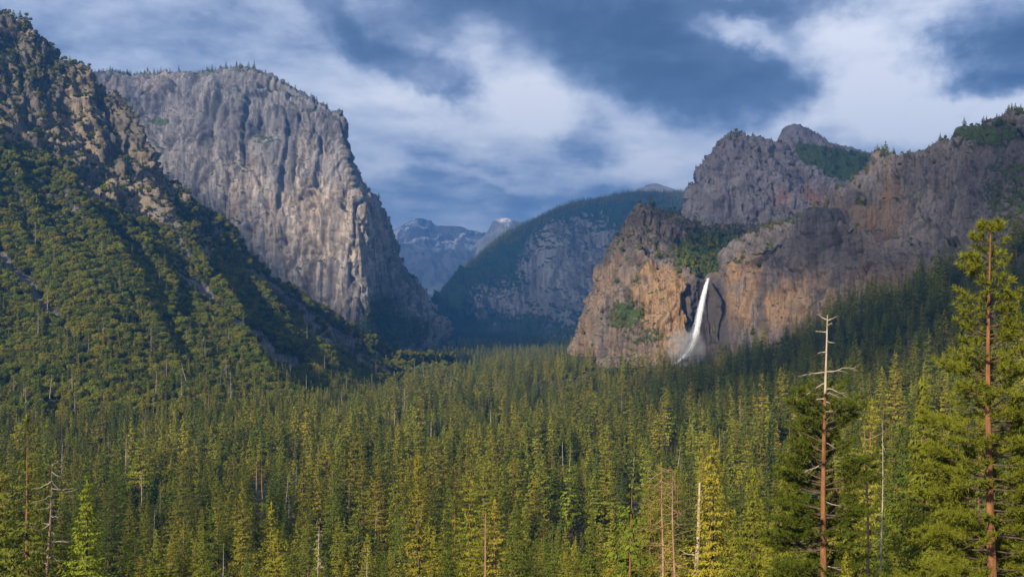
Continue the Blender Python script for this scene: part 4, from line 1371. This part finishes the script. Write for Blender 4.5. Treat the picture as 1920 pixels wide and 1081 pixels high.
# conifers of the near slope on the right: (px of tip, py of tip, distance, proto, material tint is the proto's own, label)
NEAR = [
    (1735, 715, 150, 'near_cedar', 'yellow-green conifer between the dead-topped pine and the right edge pine'),
    (1690, 800, 165, 'near_fir', 'leafy conifer crowding the left flank of the yellow-green conifer'),
    (1790, 850, 125, 'near_cedar', 'bushy young conifer directly left of the right edge pine trunk'),
    (1905, 760, 120, 'near_fir', 'dark conifer tucked behind the right edge pine'),
    (1335, 822, 260, 'near_fir', 'tall olive conifer beside the leaning bleached snag'),
    (1410, 880, 215, 'near_cedar', 'golden-green conifer left of the dead-topped pine'),
    (1475, 860, 190, 'near_cedar', 'bright leafy conifer close to the dead-topped pine, on its left'),
    (1500, 960, 150, 'near_fir', 'low bushy conifer at the foot of the dead-topped pine'),
    (1610, 960, 150, 'near_cedar', 'low bushy conifer right of the dead-topped pine trunk'),
    (1375, 960, 170, 'near_fir', 'shaded conifer at the bottom edge right of the leaning snag'),
    (1255, 985, 230, 'near_fir', 'shaggy conifer below the pair of reddish snags'),
    (1440, 1000, 150, 'near_fir_slim', 'conifer at the bottom edge left of the dead-topped pine trunk'),
    (1680, 980, 120, 'near_fir', 'low conifer at the bottom edge below the yellow-green conifer'),
    (1590, 1035, 105, 'near_cedar', 'small conifer top at the bottom edge by the red trunk'),
    (1750, 1000, 105, 'near_fir', 'dense conifer at the bottom edge left of the edge pine'),
    (1180, 900, 330, 'pine_open', 'open-crowned pine left of the tall thin snags'),
    (1040, 880, 400, 'fir_broad', 'broad olive conifer in the lower centre'),
    (870, 770, 900, 'cedar_bright', 'brightest yellow-green conifer in mid forest'),
    (190, 850, 520, 'pine_open', 'ragged pine in shade beside the left snag'),
]
for (px, py, d, k, lab) in NEAR:
    x, y, z, h = top_place(px, py, d) if d < 240 else fit_place(px, py, PROTO[k]['h'] * 1.05, d * 0.7, d * 2.2)
    d = y
    s = h / PROTO[k]['h']
    wide = min(s, 1.15) if s > 1.15 else s
    e = tree('conifer_tree', lab, 'tree', None, (x, y, z), random.Random(px).random() * 6.28, 1.0, [('trunk', PROTO[k]['trunk']), ('crown', PROTO[k]['crown'])])
    e.scale = (wide, wide, s)
    CLEAR.append((px, d, 55 * 150 / d, py + 0.55 * h * F / d))

# standing dead trees: (tip px, py, d, lean in px at tip relative to base, foot py shown, branches, red, radius, label)
SN = [
    (97, 872, 235, 14, 20, 1, 0.62, 7.0, 'tall snag with curved white branches in the lower left corner'),
    (1314, 903, 195, 22, 4, 0, 0.72, 4.5, 'leaning bleached snag with broken top and reddish base'),
    (1243, 876, 300, 2, 34, 1, 0.45, 5.5, 'left one of the pair of reddish branchy snags'),
    (1262, 880, 305, -6, 36, 1, 0.42, 6.0, 'right one of the pair of reddish branchy snags'),
    (1189, 855, 420, 2, 2, 0, 0.36, 1.5, 'straight pale pole snag left of the reddish pair'),
    (1275, 838, 420, 6, 5, 0, 0.30, 1.5, 'thin pale snag just behind the reddish pair'),
    (1652, 783, 240, 0, 9, 0, 0.22, 2.4, 'slim grey snag left of the yellow-green conifer'),
    (1622, 800, 200, -4, 22, 1, 0.34, 3.4, 'twiggy brown snag right of the dead-topped pine'),
    (913, 962, 330, 10, 5, 1, 0.34, 3.4, 'brown broken snag at the bottom edge near the centre'),
    (708, 950, 480, 8, 12, 0, 0.30, 2.6, 'thin leaning snag in the lower left middle'),
    (483, 848, 700, 3, 18, 1, 0.40, 3.4, 'double reddish snag in the left middle forest'),
    (490, 860, 702, -2, 10, 1, 0.34, 2.6, 'shorter trunk beside the double reddish snag'),
    (97, 700, 850, 4, 12, 0, 0.40, 3.0, 'pale snag standing on the dark left slope'),
    (116, 795, 600, 2, 20, 1, 0.34, 3.2, 'brown snag with twiggy crown low on the dark slope'),
    (48, 725, 800, 0, 22, 0, 0.34, 3.6, 'grey twiggy snag at the left edge of the slope'),
    (135, 690, 1000, 0, 12, 0, 0.36, 2.5, 'grey snag left of the tall dark conifer on slope'),
    (340, 680, 1050, -10, 22, 0, 0.46, 6.0, 'broad leaning silver snag on the hillside'),
    (345, 582, 1400, 2, 20, 0, 0.50, 5.0, 'silver snag standing in the brush below the crag'),
    (382, 628, 1350, 1, 6, 0, 0.44, 2.6, 'short bare snag in the hillside brush'),
    (392, 730, 850, 2, 20, 1, 0.42, 4.0, 'reddish shaggy snag left of the middle forest'),
    (287, 735, 860, 0, 8, 0, 0.30, 2.4, 'slender grey snag on the lower hillside'),
    (598, 690, 1500, 0, 6, 0, 0.40, 2.4, 'pale pole snag at the toe of the talus'),
    (575, 700, 1450, 1, 7, 0, 0.40, 2.4, 'second pale pole snag by the talus toe'),
    (728, 772, 1100, 0, 2, 0, 0.40, 1.6, 'white pole snag in the middle of the forest'),
    (740, 768, 1110, 0, 4, 0, 0.36, 1.8, 'white pole snag right beside its twin in mid forest'),
    (808, 790, 1000, 0, 5, 0, 0.42, 2.0, 'pale pole snag left of the brightest conifer'),
    (826, 782, 1020, -1, 5, 0, 0.38, 2.0, 'pale pole snag touching the brightest conifer'),
    (920, 770, 1100, 0, 5, 0, 0.42, 2.0, 'pole snag right of the brightest conifer'),
    (1055, 828, 800, 0, 4, 0, 0.34, 2.0, 'grey pole snag in the dark gap at centre'),
    (1070, 836, 790, 2, 6, 0, 0.32, 2.4, 'grey snag leaning in the dark gap at centre'),
    (1158, 910, 420, 3, 10, 1, 0.28, 2.2, 'brown snag left of the straight pale pole'),
    (540, 885, 640, 4, 14, 0, 0.32, 3.0, 'grey snag in shade below the double reddish snag'),
    (300, 900, 560, 0, 20, 1, 0.36, 3.6, 'brown dead tree with fine twigs in lower left'),
    (265, 880, 590, 0, 22, 0, 0.34, 3.4, 'purple-grey dead tree in lower left shade'),
    (640, 730, 1300, 0, 6, 0, 0.38, 2.4, 'pole snag below the end of the talus chute'),
    (655, 905, 700, 0, 5, 0, 0.28, 2.0, 'thin pole snag among firs left of centre'),
    (1450, 640, 1500, 0, 10, 0, 0.42, 3.2, 'grey snag on the dark slope under the right wall'),
    (1480, 790, 620, 0, 18, 1, 0.34, 3.4, 'dull brown dead conifer left of the dead-topped pine'),
    (1250, 808, 700, 0, 26, 0, 0.38, 5.0, 'spreading grey dead conifer above the reddish pair'),
    (420, 1015, 480, 5, 8, 0, 0.28, 3.0, 'pale snag at the bottom edge left of centre'),
    (200, 1035, 420, 3, 10, 0, 0.22, 3.0, 'forked white snag at the bottom edge on the left'),
    (690, 1020, 430, 2, 22, 0, 0.28, 3.6, 'dead tree with drooping pale branches at bottom'),
]
SH = {0: 37, 1: 31, 2: 36, 3: 35, 12: 34, 16: 24, 17: 20, 18: 14, 36: 26}
VIS = {0: 200, 1: 160, 2: 125, 3: 125, 4: 100, 6: 110, 7: 150, 8: 110, 10: 95, 12: 80}
for k, (px, py, d, leanpx, nbr, red, r0, Lb, lab) in enumerate(SN):
    x, y, z, h = fit_place(px, py, SH.get(k, 30.0), d * 0.6, d * 2.2)
    d = y
    base_x = x - leanpx / F * d * (h / max(h, 1))
    z = min(z, floor_at(base_x, y))
    h = max(h, 12.0)
    r0 = r0 * (1.4 if d > 500 else 1.0)
    tr, brs = snag_shape(400 + k, h, nbr, 0.38 if nbr > 9 else 0.45, Lb, r0, (x - base_x, 0), nbr < 6, 0.34 if k == 0 else 0.2)
    mt = M_SNAGDARK if k == 0 else M_SNAGRED if red else M_SNAG
    e = link('snag_tree', None, label=lab, category='dead tree')
    e.location = (base_x, y, z)
    link('trunk', mesh_from('snag_trunk', *tr, [mt], smooth=True), parent=e)
    for b in brs:
        link('branch', mesh_from('snag_branch', *b, [M_SNAG if (k == 0 or not red) else mt], smooth=True), parent=e)
    CLEAR.append((px, d, max(13, 22 * 200 / d), py + VIS.get(k, min(90, 0.52 * h * F / d))))

# drop random trees that would stand right in front of the hand-placed ones or too near the viewpoint
def limit_top(x, y, z, h):
    """lowest row the tree's tip must stay below so that it does not hide a hand-placed tree"""
    px = 960 + F * x / y
    top = HZ - F * (z + h) / y
    for (cp, cd, hw, pyc) in CLEAR:
        if cd * 0.3 < y < cd + 4 and abs(px - cp) < hw + F * 2.5 / y and top < pyc:
            top = pyc
    return top


kept = []
for p in pts:
    if p[6] not in ('rim', 'ledge'):
        h = PROTO[p[3]]['h'] * p[4]
        h2 = (HZ - limit_top(p[0], p[1], p[2], h)) / F * p[1] - p[2]
        if h2 < h - 0.01:
            h2 = max(h2, 6.0)
            k = p[3] if h2 > 0.5 * h else ('cedar_bright' if h2 > 10 else 'oak_small')
            p = p[:3] + (k, h2 / PROTO[k]['h']) + p[5:]
    kept.append(p)
pts = kept

# ------------------------------------------------------------------ forest: the largest as single trees, the rest as a mass
CONIF = {'fir_narrow': 'slim dark fir', 'fir_broad': 'broad olive fir', 'fir_dense': 'dense green fir', 'pine_open': 'open-crowned pine', 'pine_tall': 'tall ragged pine', 'cedar_bright': 'bright yellow-green cedar',
         'rust_conifer': 'rust-brown dying conifer', 'bare_conifer': 'bare grey dead conifer'}
BROAD = {'oak': 'round-crowned oak', 'oak_wide': 'wide spreading oak', 'oak_small': 'small round oak'}


LAND = [(px, py, lab) for (px, py, lab) in [
    (97, 960, 'the branchy corner snag'), (1310, 980, 'the leaning bleached snag'), (1250, 930, 'the reddish snag pair'), (1549, 850, 'the dead-topped pine'), (1860, 800, 'the right edge pine'),
    (1735, 800, 'the yellow-green conifer'), (1652, 830, 'the slim grey snag'), (913, 1020, 'the brown broken snag'), (708, 1000, 'the thin leaning snag'), (485, 900, 'the double reddish snag'),
    (97, 740, 'the pale slope snag'), (340, 710, 'the broad silver snag'), (345, 610, 'the silver brush snag'), (585, 730, 'the talus-toe poles'), (734, 800, 'the twin white poles'),
    (870, 800, 'the brightest conifer'), (1062, 860, 'the centre gap snags'), (1189, 900, 'the straight pale pole'), (300, 940, 'the brown dead tree'), (540, 930, 'the shaded grey snag'),
    (420, 1050, 'the pale bottom snag'), (200, 1060, 'the forked white snag'), (690, 1050, 'the drooping dead tree'), (640, 770, 'the chute-end pole'), (1480, 820, 'the dull brown dead conifer'),
    (1040, 930, 'the broad olive conifer'), (1400, 1040, 'the right bottom thicket'), (120, 560, 'the left talus chute'), (500, 640, 'the long talus chute'), (250, 480, 'the dark crag gully'), (20, 640, 'the left picture edge'), (690, 690, 'the hillside toe')]]


def where_of(px, py):
    d = [((px - a) ** 2 + 1.6 * (py - b) ** 2, a, b, n) for a, b, n in LAND]
    _, a, b, n = min(d)
    dx_, dy_ = px - a, py - b
    if abs(dx_) > abs(dy_):
        q = ('right of' if dx_ > 0 else 'left of')
        q = ('just ' if abs(dx_) < 45 else 'some way ') + q
    else:
        q = 'below' if dy_ > 0 else 'above'
        q = ('just ' if abs(dy_) < 45 else 'some way ') + q
    return q + ' ' + n


def size_of(p):
    return PROTO[p[3]]['h'] * p[4] / p[1]


def in_view(p):
    px = 960 + F * p[0] / p[1]
    top = HZ - F * (p[2] + PROTO[p[3]]['h'] * p[4]) / p[1]
    return 0 < px < 1920 and top < 1066


single = set()
for family, limit in ((CONIF, 290), (BROAD, 290)):
    cand = sorted([i for i, p in enumerate(pts) if p[3] in family and in_view(p)], key=lambda i: -size_of(pts[i]))
    single |= set(cand[:limit])
draft = {}
for i in sorted(single):
    x, y, z, k, s, rot, zone = pts[i]
    px = 960 + F * x / y
    py = HZ - F * (z + 0.6 * PROTO[k]['h'] * s) / y
    tall = s * PROTO[k]['h']
    draft.setdefault((k, where_of(px, py)), []).append((px, i))
ORD = ['leftmost', 'second', 'third', 'fourth', 'fifth', 'sixth', 'seventh', 'eighth', 'ninth', 'tenth', 'eleventh', 'twelfth', 'thirteenth', 'fourteenth', 'fifteenth', 'sixteenth', 'seventeenth', 'eighteenth', 'nineteenth', 'twentieth']
for (k, where), lst in draft.items():
    lst.sort()
    for q, (px, i) in enumerate(lst):
        x, y, z, k, s, rot, zone = pts[i]
        isc = k in CONIF
        kind = CONIF.get(k) or BROAD.get(k)
        lab = kind + ' ' + where
        if len(lst) > 1:
            lab = (ORD[q] if q < 20 else 'twenty-' + ORD[q - 20]) + (' ' if q == 0 else ' from left, ') + kind + ' ' + where
        e = link('conifer_tree' if isc else 'oak_tree', None, label=lab, category='tree', group='conifers of the near forest' if isc else 'oaks on the slope and in the forest')
        e.location = (x, y, z)
        e.rotation_euler = (0, 0, rot)
        if y < 900 and k in FINE:
            s *= PROTO[k]['h'] / PROTO[FINE[k]]['h']
            k = FINE[k]
        e.scale = (s, s, s)
        link('trunk', PROTO[k]['trunk'], parent=e)
        link('crown', PROTO[k]['crown'], parent=e)


def scatter_object(name, label, items):
    """one object of kind stuff: points that carry tree instances"""
    me = bpy.data.meshes.new(name)
    me.vertices.add(len(items))
    me.vertices.foreach_set('co', np.array([p[:3] for p in items], dtype=np.float32).ravel())
    names = sorted({p[3] for p in items})
    for an, vals, ty in (('scl', [p[4] for p in items], 'FLOAT'), ('rot', [p[5] for p in items], 'FLOAT'), ('kind_index', [names.index(p[3]) for p in items], 'INT')):
        a = me.attributes.new(an, ty, 'POINT')
        a.data.foreach_set('value', np.array(vals, dtype=np.float32 if ty == 'FLOAT' else np.int32))
    o = link(name, me, label=label, kind='stuff')
    ng = bpy.data.node_groups.new(name, 'GeometryNodeTree')
    ng.interface.new_socket('Geometry', in_out='INPUT', socket_type='NodeSocketGeometry')
    ng.interface.new_socket('Geometry', in_out='OUTPUT', socket_type='NodeSocketGeometry')
    gi = ng.nodes.new('NodeGroupInput')
    go = ng.nodes.new('NodeGroupOutput')
    jn = ng.nodes.new('GeometryNodeJoinGeometry')

    def named(nm, ty):
        n = ng.nodes.new('GeometryNodeInputNamedAttribute')
        n.data_type = ty
        n.inputs['Name'].default_value = nm
        return n.outputs['Attribute']
    for q, nm in enumerate(names):
        oi = ng.nodes.new('GeometryNodeObjectInfo')
        oi.inputs['Object'].default_value = PROTO[nm]['source']
        oi.inputs['As Instance'].default_value = True
        ip = ng.nodes.new('GeometryNodeInstanceOnPoints')
        cmp_ = ng.nodes.new('FunctionNodeCompare')
        cmp_.data_type = 'INT'
        cmp_.operation = 'EQUAL'
        ng.links.new(named('kind_index', 'INT'), cmp_.inputs[2])
        cmp_.inputs[3].default_value = q
        ng.links.new(gi.outputs[0], ip.inputs['Points'])
        ng.links.new(cmp_.outputs[0], ip.inputs['Selection'])
        ng.links.new(oi.outputs['Geometry'], ip.inputs['Instance'])
        cx = ng.nodes.new('ShaderNodeCombineXYZ')
        ng.links.new(named('rot', 'FLOAT'), cx.inputs[2])
        ng.links.new(cx.outputs[0], ip.inputs['Rotation'])
        cs = ng.nodes.new('ShaderNodeCombineXYZ')
        sv = named('scl', 'FLOAT')
        for ii in range(3):
            ng.links.new(sv, cs.inputs[ii])
        ng.links.new(cs.outputs[0], ip.inputs['Scale'])
        ng.links.new(ip.outputs[0], jn.inputs[0])
    ng.links.new(jn.outputs[0], go.inputs[0])
    md = o.modifiers.new('scatter', 'NODES')
    md.node_group = ng
    return o


rest = [p for i, p in enumerate(pts) if i not in single]
scatter_object('forest', 'dense conifer forest filling the valley floor', [p for p in rest if p[6] == 'valley'])
scatter_object('hillside_woods', 'green oak brush and scattered conifers covering the left hillside', [p for p in rest if p[6] == 'hill'])
scatter_object('rim_woods', 'tiny dark trees along the cliff rims and ridge tops', [p for p in rest if p[6] == 'rim'])
scatter_object('ledge_brush', 'green bushes on the cliff ledges and gullies', [p for p in rest if p[6] == 'ledge'])
print('trees', len(pts), 'single', len(single))

# ------------------------------------------------------------------ waterfall
def water_material():
    m = bpy.data.materials.new('white_water')
    m.use_nodes = True
    t = m.node_tree
    t.nodes.clear()
    n = Nodes(t)
    out = n.new('ShaderNodeOutputMaterial')
    d = n.new('ShaderNodeBsdfDiffuse')
    tl = n.new('ShaderNodeBsdfTranslucent')
    for b in (d, tl):
        b.inputs[0].default_value = (0.80, 0.82, 0.86, 1)
    mx = n.new('ShaderNodeMixShader'); mx.inputs[0].default_value = 0.3
    t.links.new(d.outputs[0], mx.inputs[1]); t.links.new(tl.outputs[0], mx.inputs[2])
    pos = n.new('ShaderNodeNewGeometry').outputs['Position']
    nz = n.noise(n.v('MULTIPLY', pos, (1.2, 1.2, 0.10)), 1.0, 5.0, 0.6)
    tr = n.new('ShaderNodeBsdfTransparent')
    mx2 = n.new('ShaderNodeMixShader')
    n.put(mx2.inputs[0], n.smooth(n.m('ADD', nz, n.m('MULTIPLY', n.m('SUBTRACT', n.attr('body'), 0.5), 0.7)), 0.40, 0.64))
    t.links.new(tr.outputs[0], mx2.inputs[1]); t.links.new(mx.outputs[0], mx2.inputs[2])
    t.links.new(mx2.outputs[0], out.inputs[0])
    return m


M_WATER = water_material()
g = np.random.default_rng(91)
fall = link('waterfall', None, label='white waterfall plunging from the hanging valley into the forest', kind='structure')
path = np.array([(1328, 521), (1325, 532), (1320, 552), (1314, 580), (1309, 605), (1303, 630), (1296, 650), (1283, 668), (1266, 682)], float)
wid = np.array([3.4, 4.0, 5.6, 8.2, 11.5, 16.0, 19.0, 16.0, 8.0])
SV = np.linspace(0, 1, 60)
cxp = pchip(np.linspace(0, 1, 9), path, SV)
cw = pchip(np.linspace(0, 1, 9), wid[:, None], SV)[:, 0]
V, Q, Bd, o0 = [], [], [], 0
for s in range(170):
    off = np.clip(g.normal(0, 0.46), -1.1, 1.1)
    a = g.random() * 0.55 * (g.random() < 0.7)
    b = min(1.0, a + 0.35 + 0.65 * g.random())
    k = np.linspace(a, b, 26)
    c = np.stack([np.interp(k, SV, cxp[:, 0]), np.interp(k, SV, cxp[:, 1])], -1)
    w = np.interp(k, SV, cw)
    xo = off * w + np.cumsum(g.normal(0, 0.22, 26)) * (0.3 + k)
    hw = (0.7 + 1.3 * g.random()) * (0.5 + 1.1 * k) * np.sin(np.linspace(0.25, math.pi - 0.15, 26)) ** 0.5
    dd_ = 1880 + g.uniform(-12, 12) - 14 * k + 90 * (1 - sstep(k, 0.0, 0.10))
    pl = np.array([at(c[i, 0] + xo[i] - hw[i], c[i, 1], dd_[i]) for i in range(26)])
    pm = np.array([at(c[i, 0] + xo[i], c[i, 1], dd_[i] - 2.0 * hw[i]) for i in range(26)])
    pr = np.array([at(c[i, 0] + xo[i] + hw[i], c[i, 1], dd_[i]) for i in range(26)])
    vv = np.stack([pl, pm, pr], 1).reshape(-1, 3)
    idx = np.arange(78).reshape(26, 3)
    q = np.concatenate([np.stack([idx[:-1, j], idx[:-1, j + 1], idx[1:, j + 1], idx[1:, j]], -1) for j in (0, 1)])
    V.append(vv); Q.append(q + o0); o0 += 78
    Bd.append(np.repeat(np.clip(0.95 - abs(off) * 0.8 - 0.40 * k, 0, 1), 3))
me = mesh_from('water_curtain', np.concatenate(V), np.concatenate(Q), [M_WATER], smooth=True)
a = me.attributes.new('body', 'FLOAT', 'POINT')
a.data.foreach_set('value', np.concatenate(Bd).astype(np.float32))
o = link('water_curtain', me, parent=fall)
o['kind'] = 'stuff'

# spray at the foot of the fall: a small cloud of mist
def mist_material(name, dens, scale, c, r):
    m = bpy.data.materials.new(name)
    m.use_nodes = True
    t = m.node_tree
    t.nodes.clear()
    n = Nodes(t)
    out = n.new('ShaderNodeOutputMaterial')
    pv = n.new('ShaderNodeVolumePrincipled')
    pv.inputs['Color'].default_value = (0.93, 0.95, 1.0, 1)
    pos = n.new('ShaderNodeNewGeometry').outputs['Position']
    rel = n.v('DIVIDE', n.v('SUBTRACT', pos, c), r)
    ln = n.new('ShaderNodeVectorMath', operation='LENGTH')
    n.put(ln.inputs[0], rel)
    fall_ = n.m('SUBTRACT', 1.0, n.smooth(ln.outputs['Value'], 0.15, 0.95))
    nz = n.noise(pos, scale, 4.0, 0.6)
    n.put(pv.inputs['Density'], n.m('MULTIPLY', n.m('MULTIPLY', fall_, n.smooth(nz, 0.36, 0.66)), dens))
    t.links.new(pv.outputs[0], out.inputs['Volume'])
    return m


def mist(name, label, c, r, dens, scale, parent=None):
    th = np.linspace(0, 2 * np.pi, 20, endpoint=False)
    ph = np.linspace(0.02, np.pi - 0.02, 12)
    V = np.stack([np.sin(ph)[:, None] * np.cos(th)[None], np.sin(ph)[:, None] * np.sin(th)[None], np.cos(ph)[:, None] * np.ones(20)[None]], -1) * np.array(r) + np.array(c)
    idx = np.arange(240).reshape(12, 20)
    nx = np.roll(idx, -1, 1)
    q = np.stack([idx[:-1], idx[1:], nx[1:], nx[:-1]], -1).reshape(-1, 4)
    o = link(name, mesh_from(name, V.reshape(-1, 3), q, [mist_material(name, dens, scale, tuple(c), tuple(r))], smooth=True), parent=parent, label=label, kind='stuff')
    return o


mist('spray', 'white spray drifting at the foot of the waterfall', at(1286, 652, 1858), (46, 26, 44), 0.10, 0.07)

mist('smoke', 'faint blue smoke lying on the far valley floor', at(960, 618, 5050), (330, 160, 44), 0.0012, 0.008)

# ------------------------------------------------------------------ unseen clouds added to shade parts of the valley (above and behind the viewpoint)
def shade_cloud_material(thin):
    """white cloud; a thin one lets a share of the light through"""
    m = bpy.data.materials.new('shade_cloud')
    m.use_nodes = True
    t = m.node_tree
    t.nodes.clear()
    n = Nodes(t)
    out = n.new('ShaderNodeOutputMaterial')
    d = n.new('ShaderNodeBsdfDiffuse')
    pos = n.new('ShaderNodeNewGeometry').outputs['Position']
    n.put(d.inputs[0], n.mix(n.noise(pos, 0.003, 4.0, 0.6), (0.72, 0.73, 0.76), (0.85, 0.85, 0.86)))
    tr = n.new('ShaderNodeBsdfTransparent')
    mx = n.new('ShaderNodeMixShader')
    mx.inputs[0].default_value = thin
    t.links.new(d.outputs[0], mx.inputs[1])
    t.links.new(tr.outputs[0], mx.inputs[2])
    t.links.new(mx.outputs[0], out.inputs[0])
    return m


def shade_cloud(target, rx, ry, seed, zc=2300.0, rot=0.0, thin=0.0, label='one of the unseen clouds added to shade the valley'):
    """a lumpy cloud on the line from a shaded place to the sun; rx across and ry along the light as seen from the sun"""
    t = (zc - target[2]) / SUN_DIR[2]
    c = np.asarray(target) + SUN_DIR * t
    right = np.cross(SUN_DIR, [0, 0, 1.0]); right /= np.linalg.norm(right)
    up = np.cross(right, SUN_DIR)
    cr, sr = math.cos(R(rot)), math.sin(R(rot))
    right, up = right * cr + up * sr, up * cr - right * sr
    nth, nph = 72, 40
    th = np.linspace(0, 2 * np.pi, nth, endpoint=False)
    ph = np.linspace(0.01, np.pi - 0.01, nph)
    S = np.stack([np.sin(ph)[:, None] * np.cos(th)[None], np.sin(ph)[:, None] * np.sin(th)[None], np.cos(ph)[:, None] * np.ones(nth)[None]], -1)
    n = 0.72 + 0.9 * (fbm(S * 2.2 + seed * 7.1, 5, 500 + seed, 0.58) - 0.35)
    L = S * n[..., None]
    V = c + right * (L[..., 0:1] * rx) + up * (L[..., 1:2] * ry) + SUN_DIR * (L[..., 2:3] * min(rx, ry) * 0.5)
    idx = np.arange(nth * nph).reshape(nph, nth)
    nx = np.roll(idx, -1, 1)
    q = np.stack([idx[:-1], idx[1:], nx[1:], nx[:-1]], -1).reshape(-1, 4)
    return link('shade_cloud', mesh_from('shade_cloud', V.reshape(-1, 3), q, [shade_cloud_material(thin)], smooth=True), label=label, kind='stuff')


_r = np.cross(SUN_DIR, [0, 0, 1.0]); _r /= np.linalg.norm(_r)
_u = np.cross(_r, SUN_DIR)
# the edge of the shade on the great wall runs between these two places
_e1, _e2 = at(690, 600, 3240), at(290, 290, 3560)
_q1, _q2 = np.array([_e1 @ _r, _e1 @ _u]), np.array([_e2 @ _r, _e2 @ _u])
_t5 = unit(_q2 - _q1)
_n5 = np.array([-_t5[1], _t5[0]]) * (1 if _t5[0] > 0 else -1)
_m5 = (_q1 + _q2) / 2 - _n5 * 250
_c5 = _r * _m5[0] + _u * _m5[1]
_rot5 = math.degrees(math.atan2(_t5[1], _t5[0]))
for k, (tp, rx, ry, zc, rot, thin) in enumerate([
        ((1040, 470, 6500), 760, 1000, 3300, 0, 0.6),         # over the forested ridge
        ((1350, 310, 2800), 600, 640, 2700, 0, 0.62),         # thin, over the rock shoulder
        ((1640, 640, 1380), 430, 180, 2300, 0, 0.3),         # over the slope on the right
        ((1740, 365, 1690), 300, 150, 2400, 0, 0.55),         # over the upper right wall
        (_c5, 640, 300, 2800, _rot5, 0.25),                   # across the foot of the great wall
        ((830, 662, 3400), 190, 48, 2200, 0, 0.0),
        ((820, 470, 13000), 1500, 900, 4200, 0, 0.6),
        ((20, 830, 560), 120, 60, 2100, 0, 0.5)]):           # over the lower left corner
    shade_cloud(at(*tp) if isinstance(tp, tuple) else tp, rx, ry, k, zc, rot, thin)

# ------------------------------------------------------------------ haze: the air of the valley
mh = bpy.data.materials.new('haze_air')
mh.use_nodes = True
mh.node_tree.nodes.clear()
hn = Nodes(mh.node_tree)
ho = hn.new('ShaderNodeOutputMaterial')
hv = hn.new('ShaderNodeVolumePrincipled')
hv.inputs['Color'].default_value = (0.12, 0.42, 1.0, 1)
hv.inputs['Density'].default_value = 9.0e-5
hv.inputs['Anisotropy'].default_value = 0.55
mh.node_tree.links.new(hv.outputs[0], ho.inputs['Volume'])
bx = np.array([(x, y, z) for z in (-260, 1700) for y in (-1500, 17500) for x in (-8800, 8800)], float)
bq = np.array([(0, 2, 3, 1), (4, 5, 7, 6), (0, 1, 5, 4), (2, 6, 7, 3), (0, 4, 6, 2), (1, 3, 7, 5)])
link('haze', mesh_from('haze', bx, bq, [mh]), label='thin blue haze filling the valley air', kind='stuff')
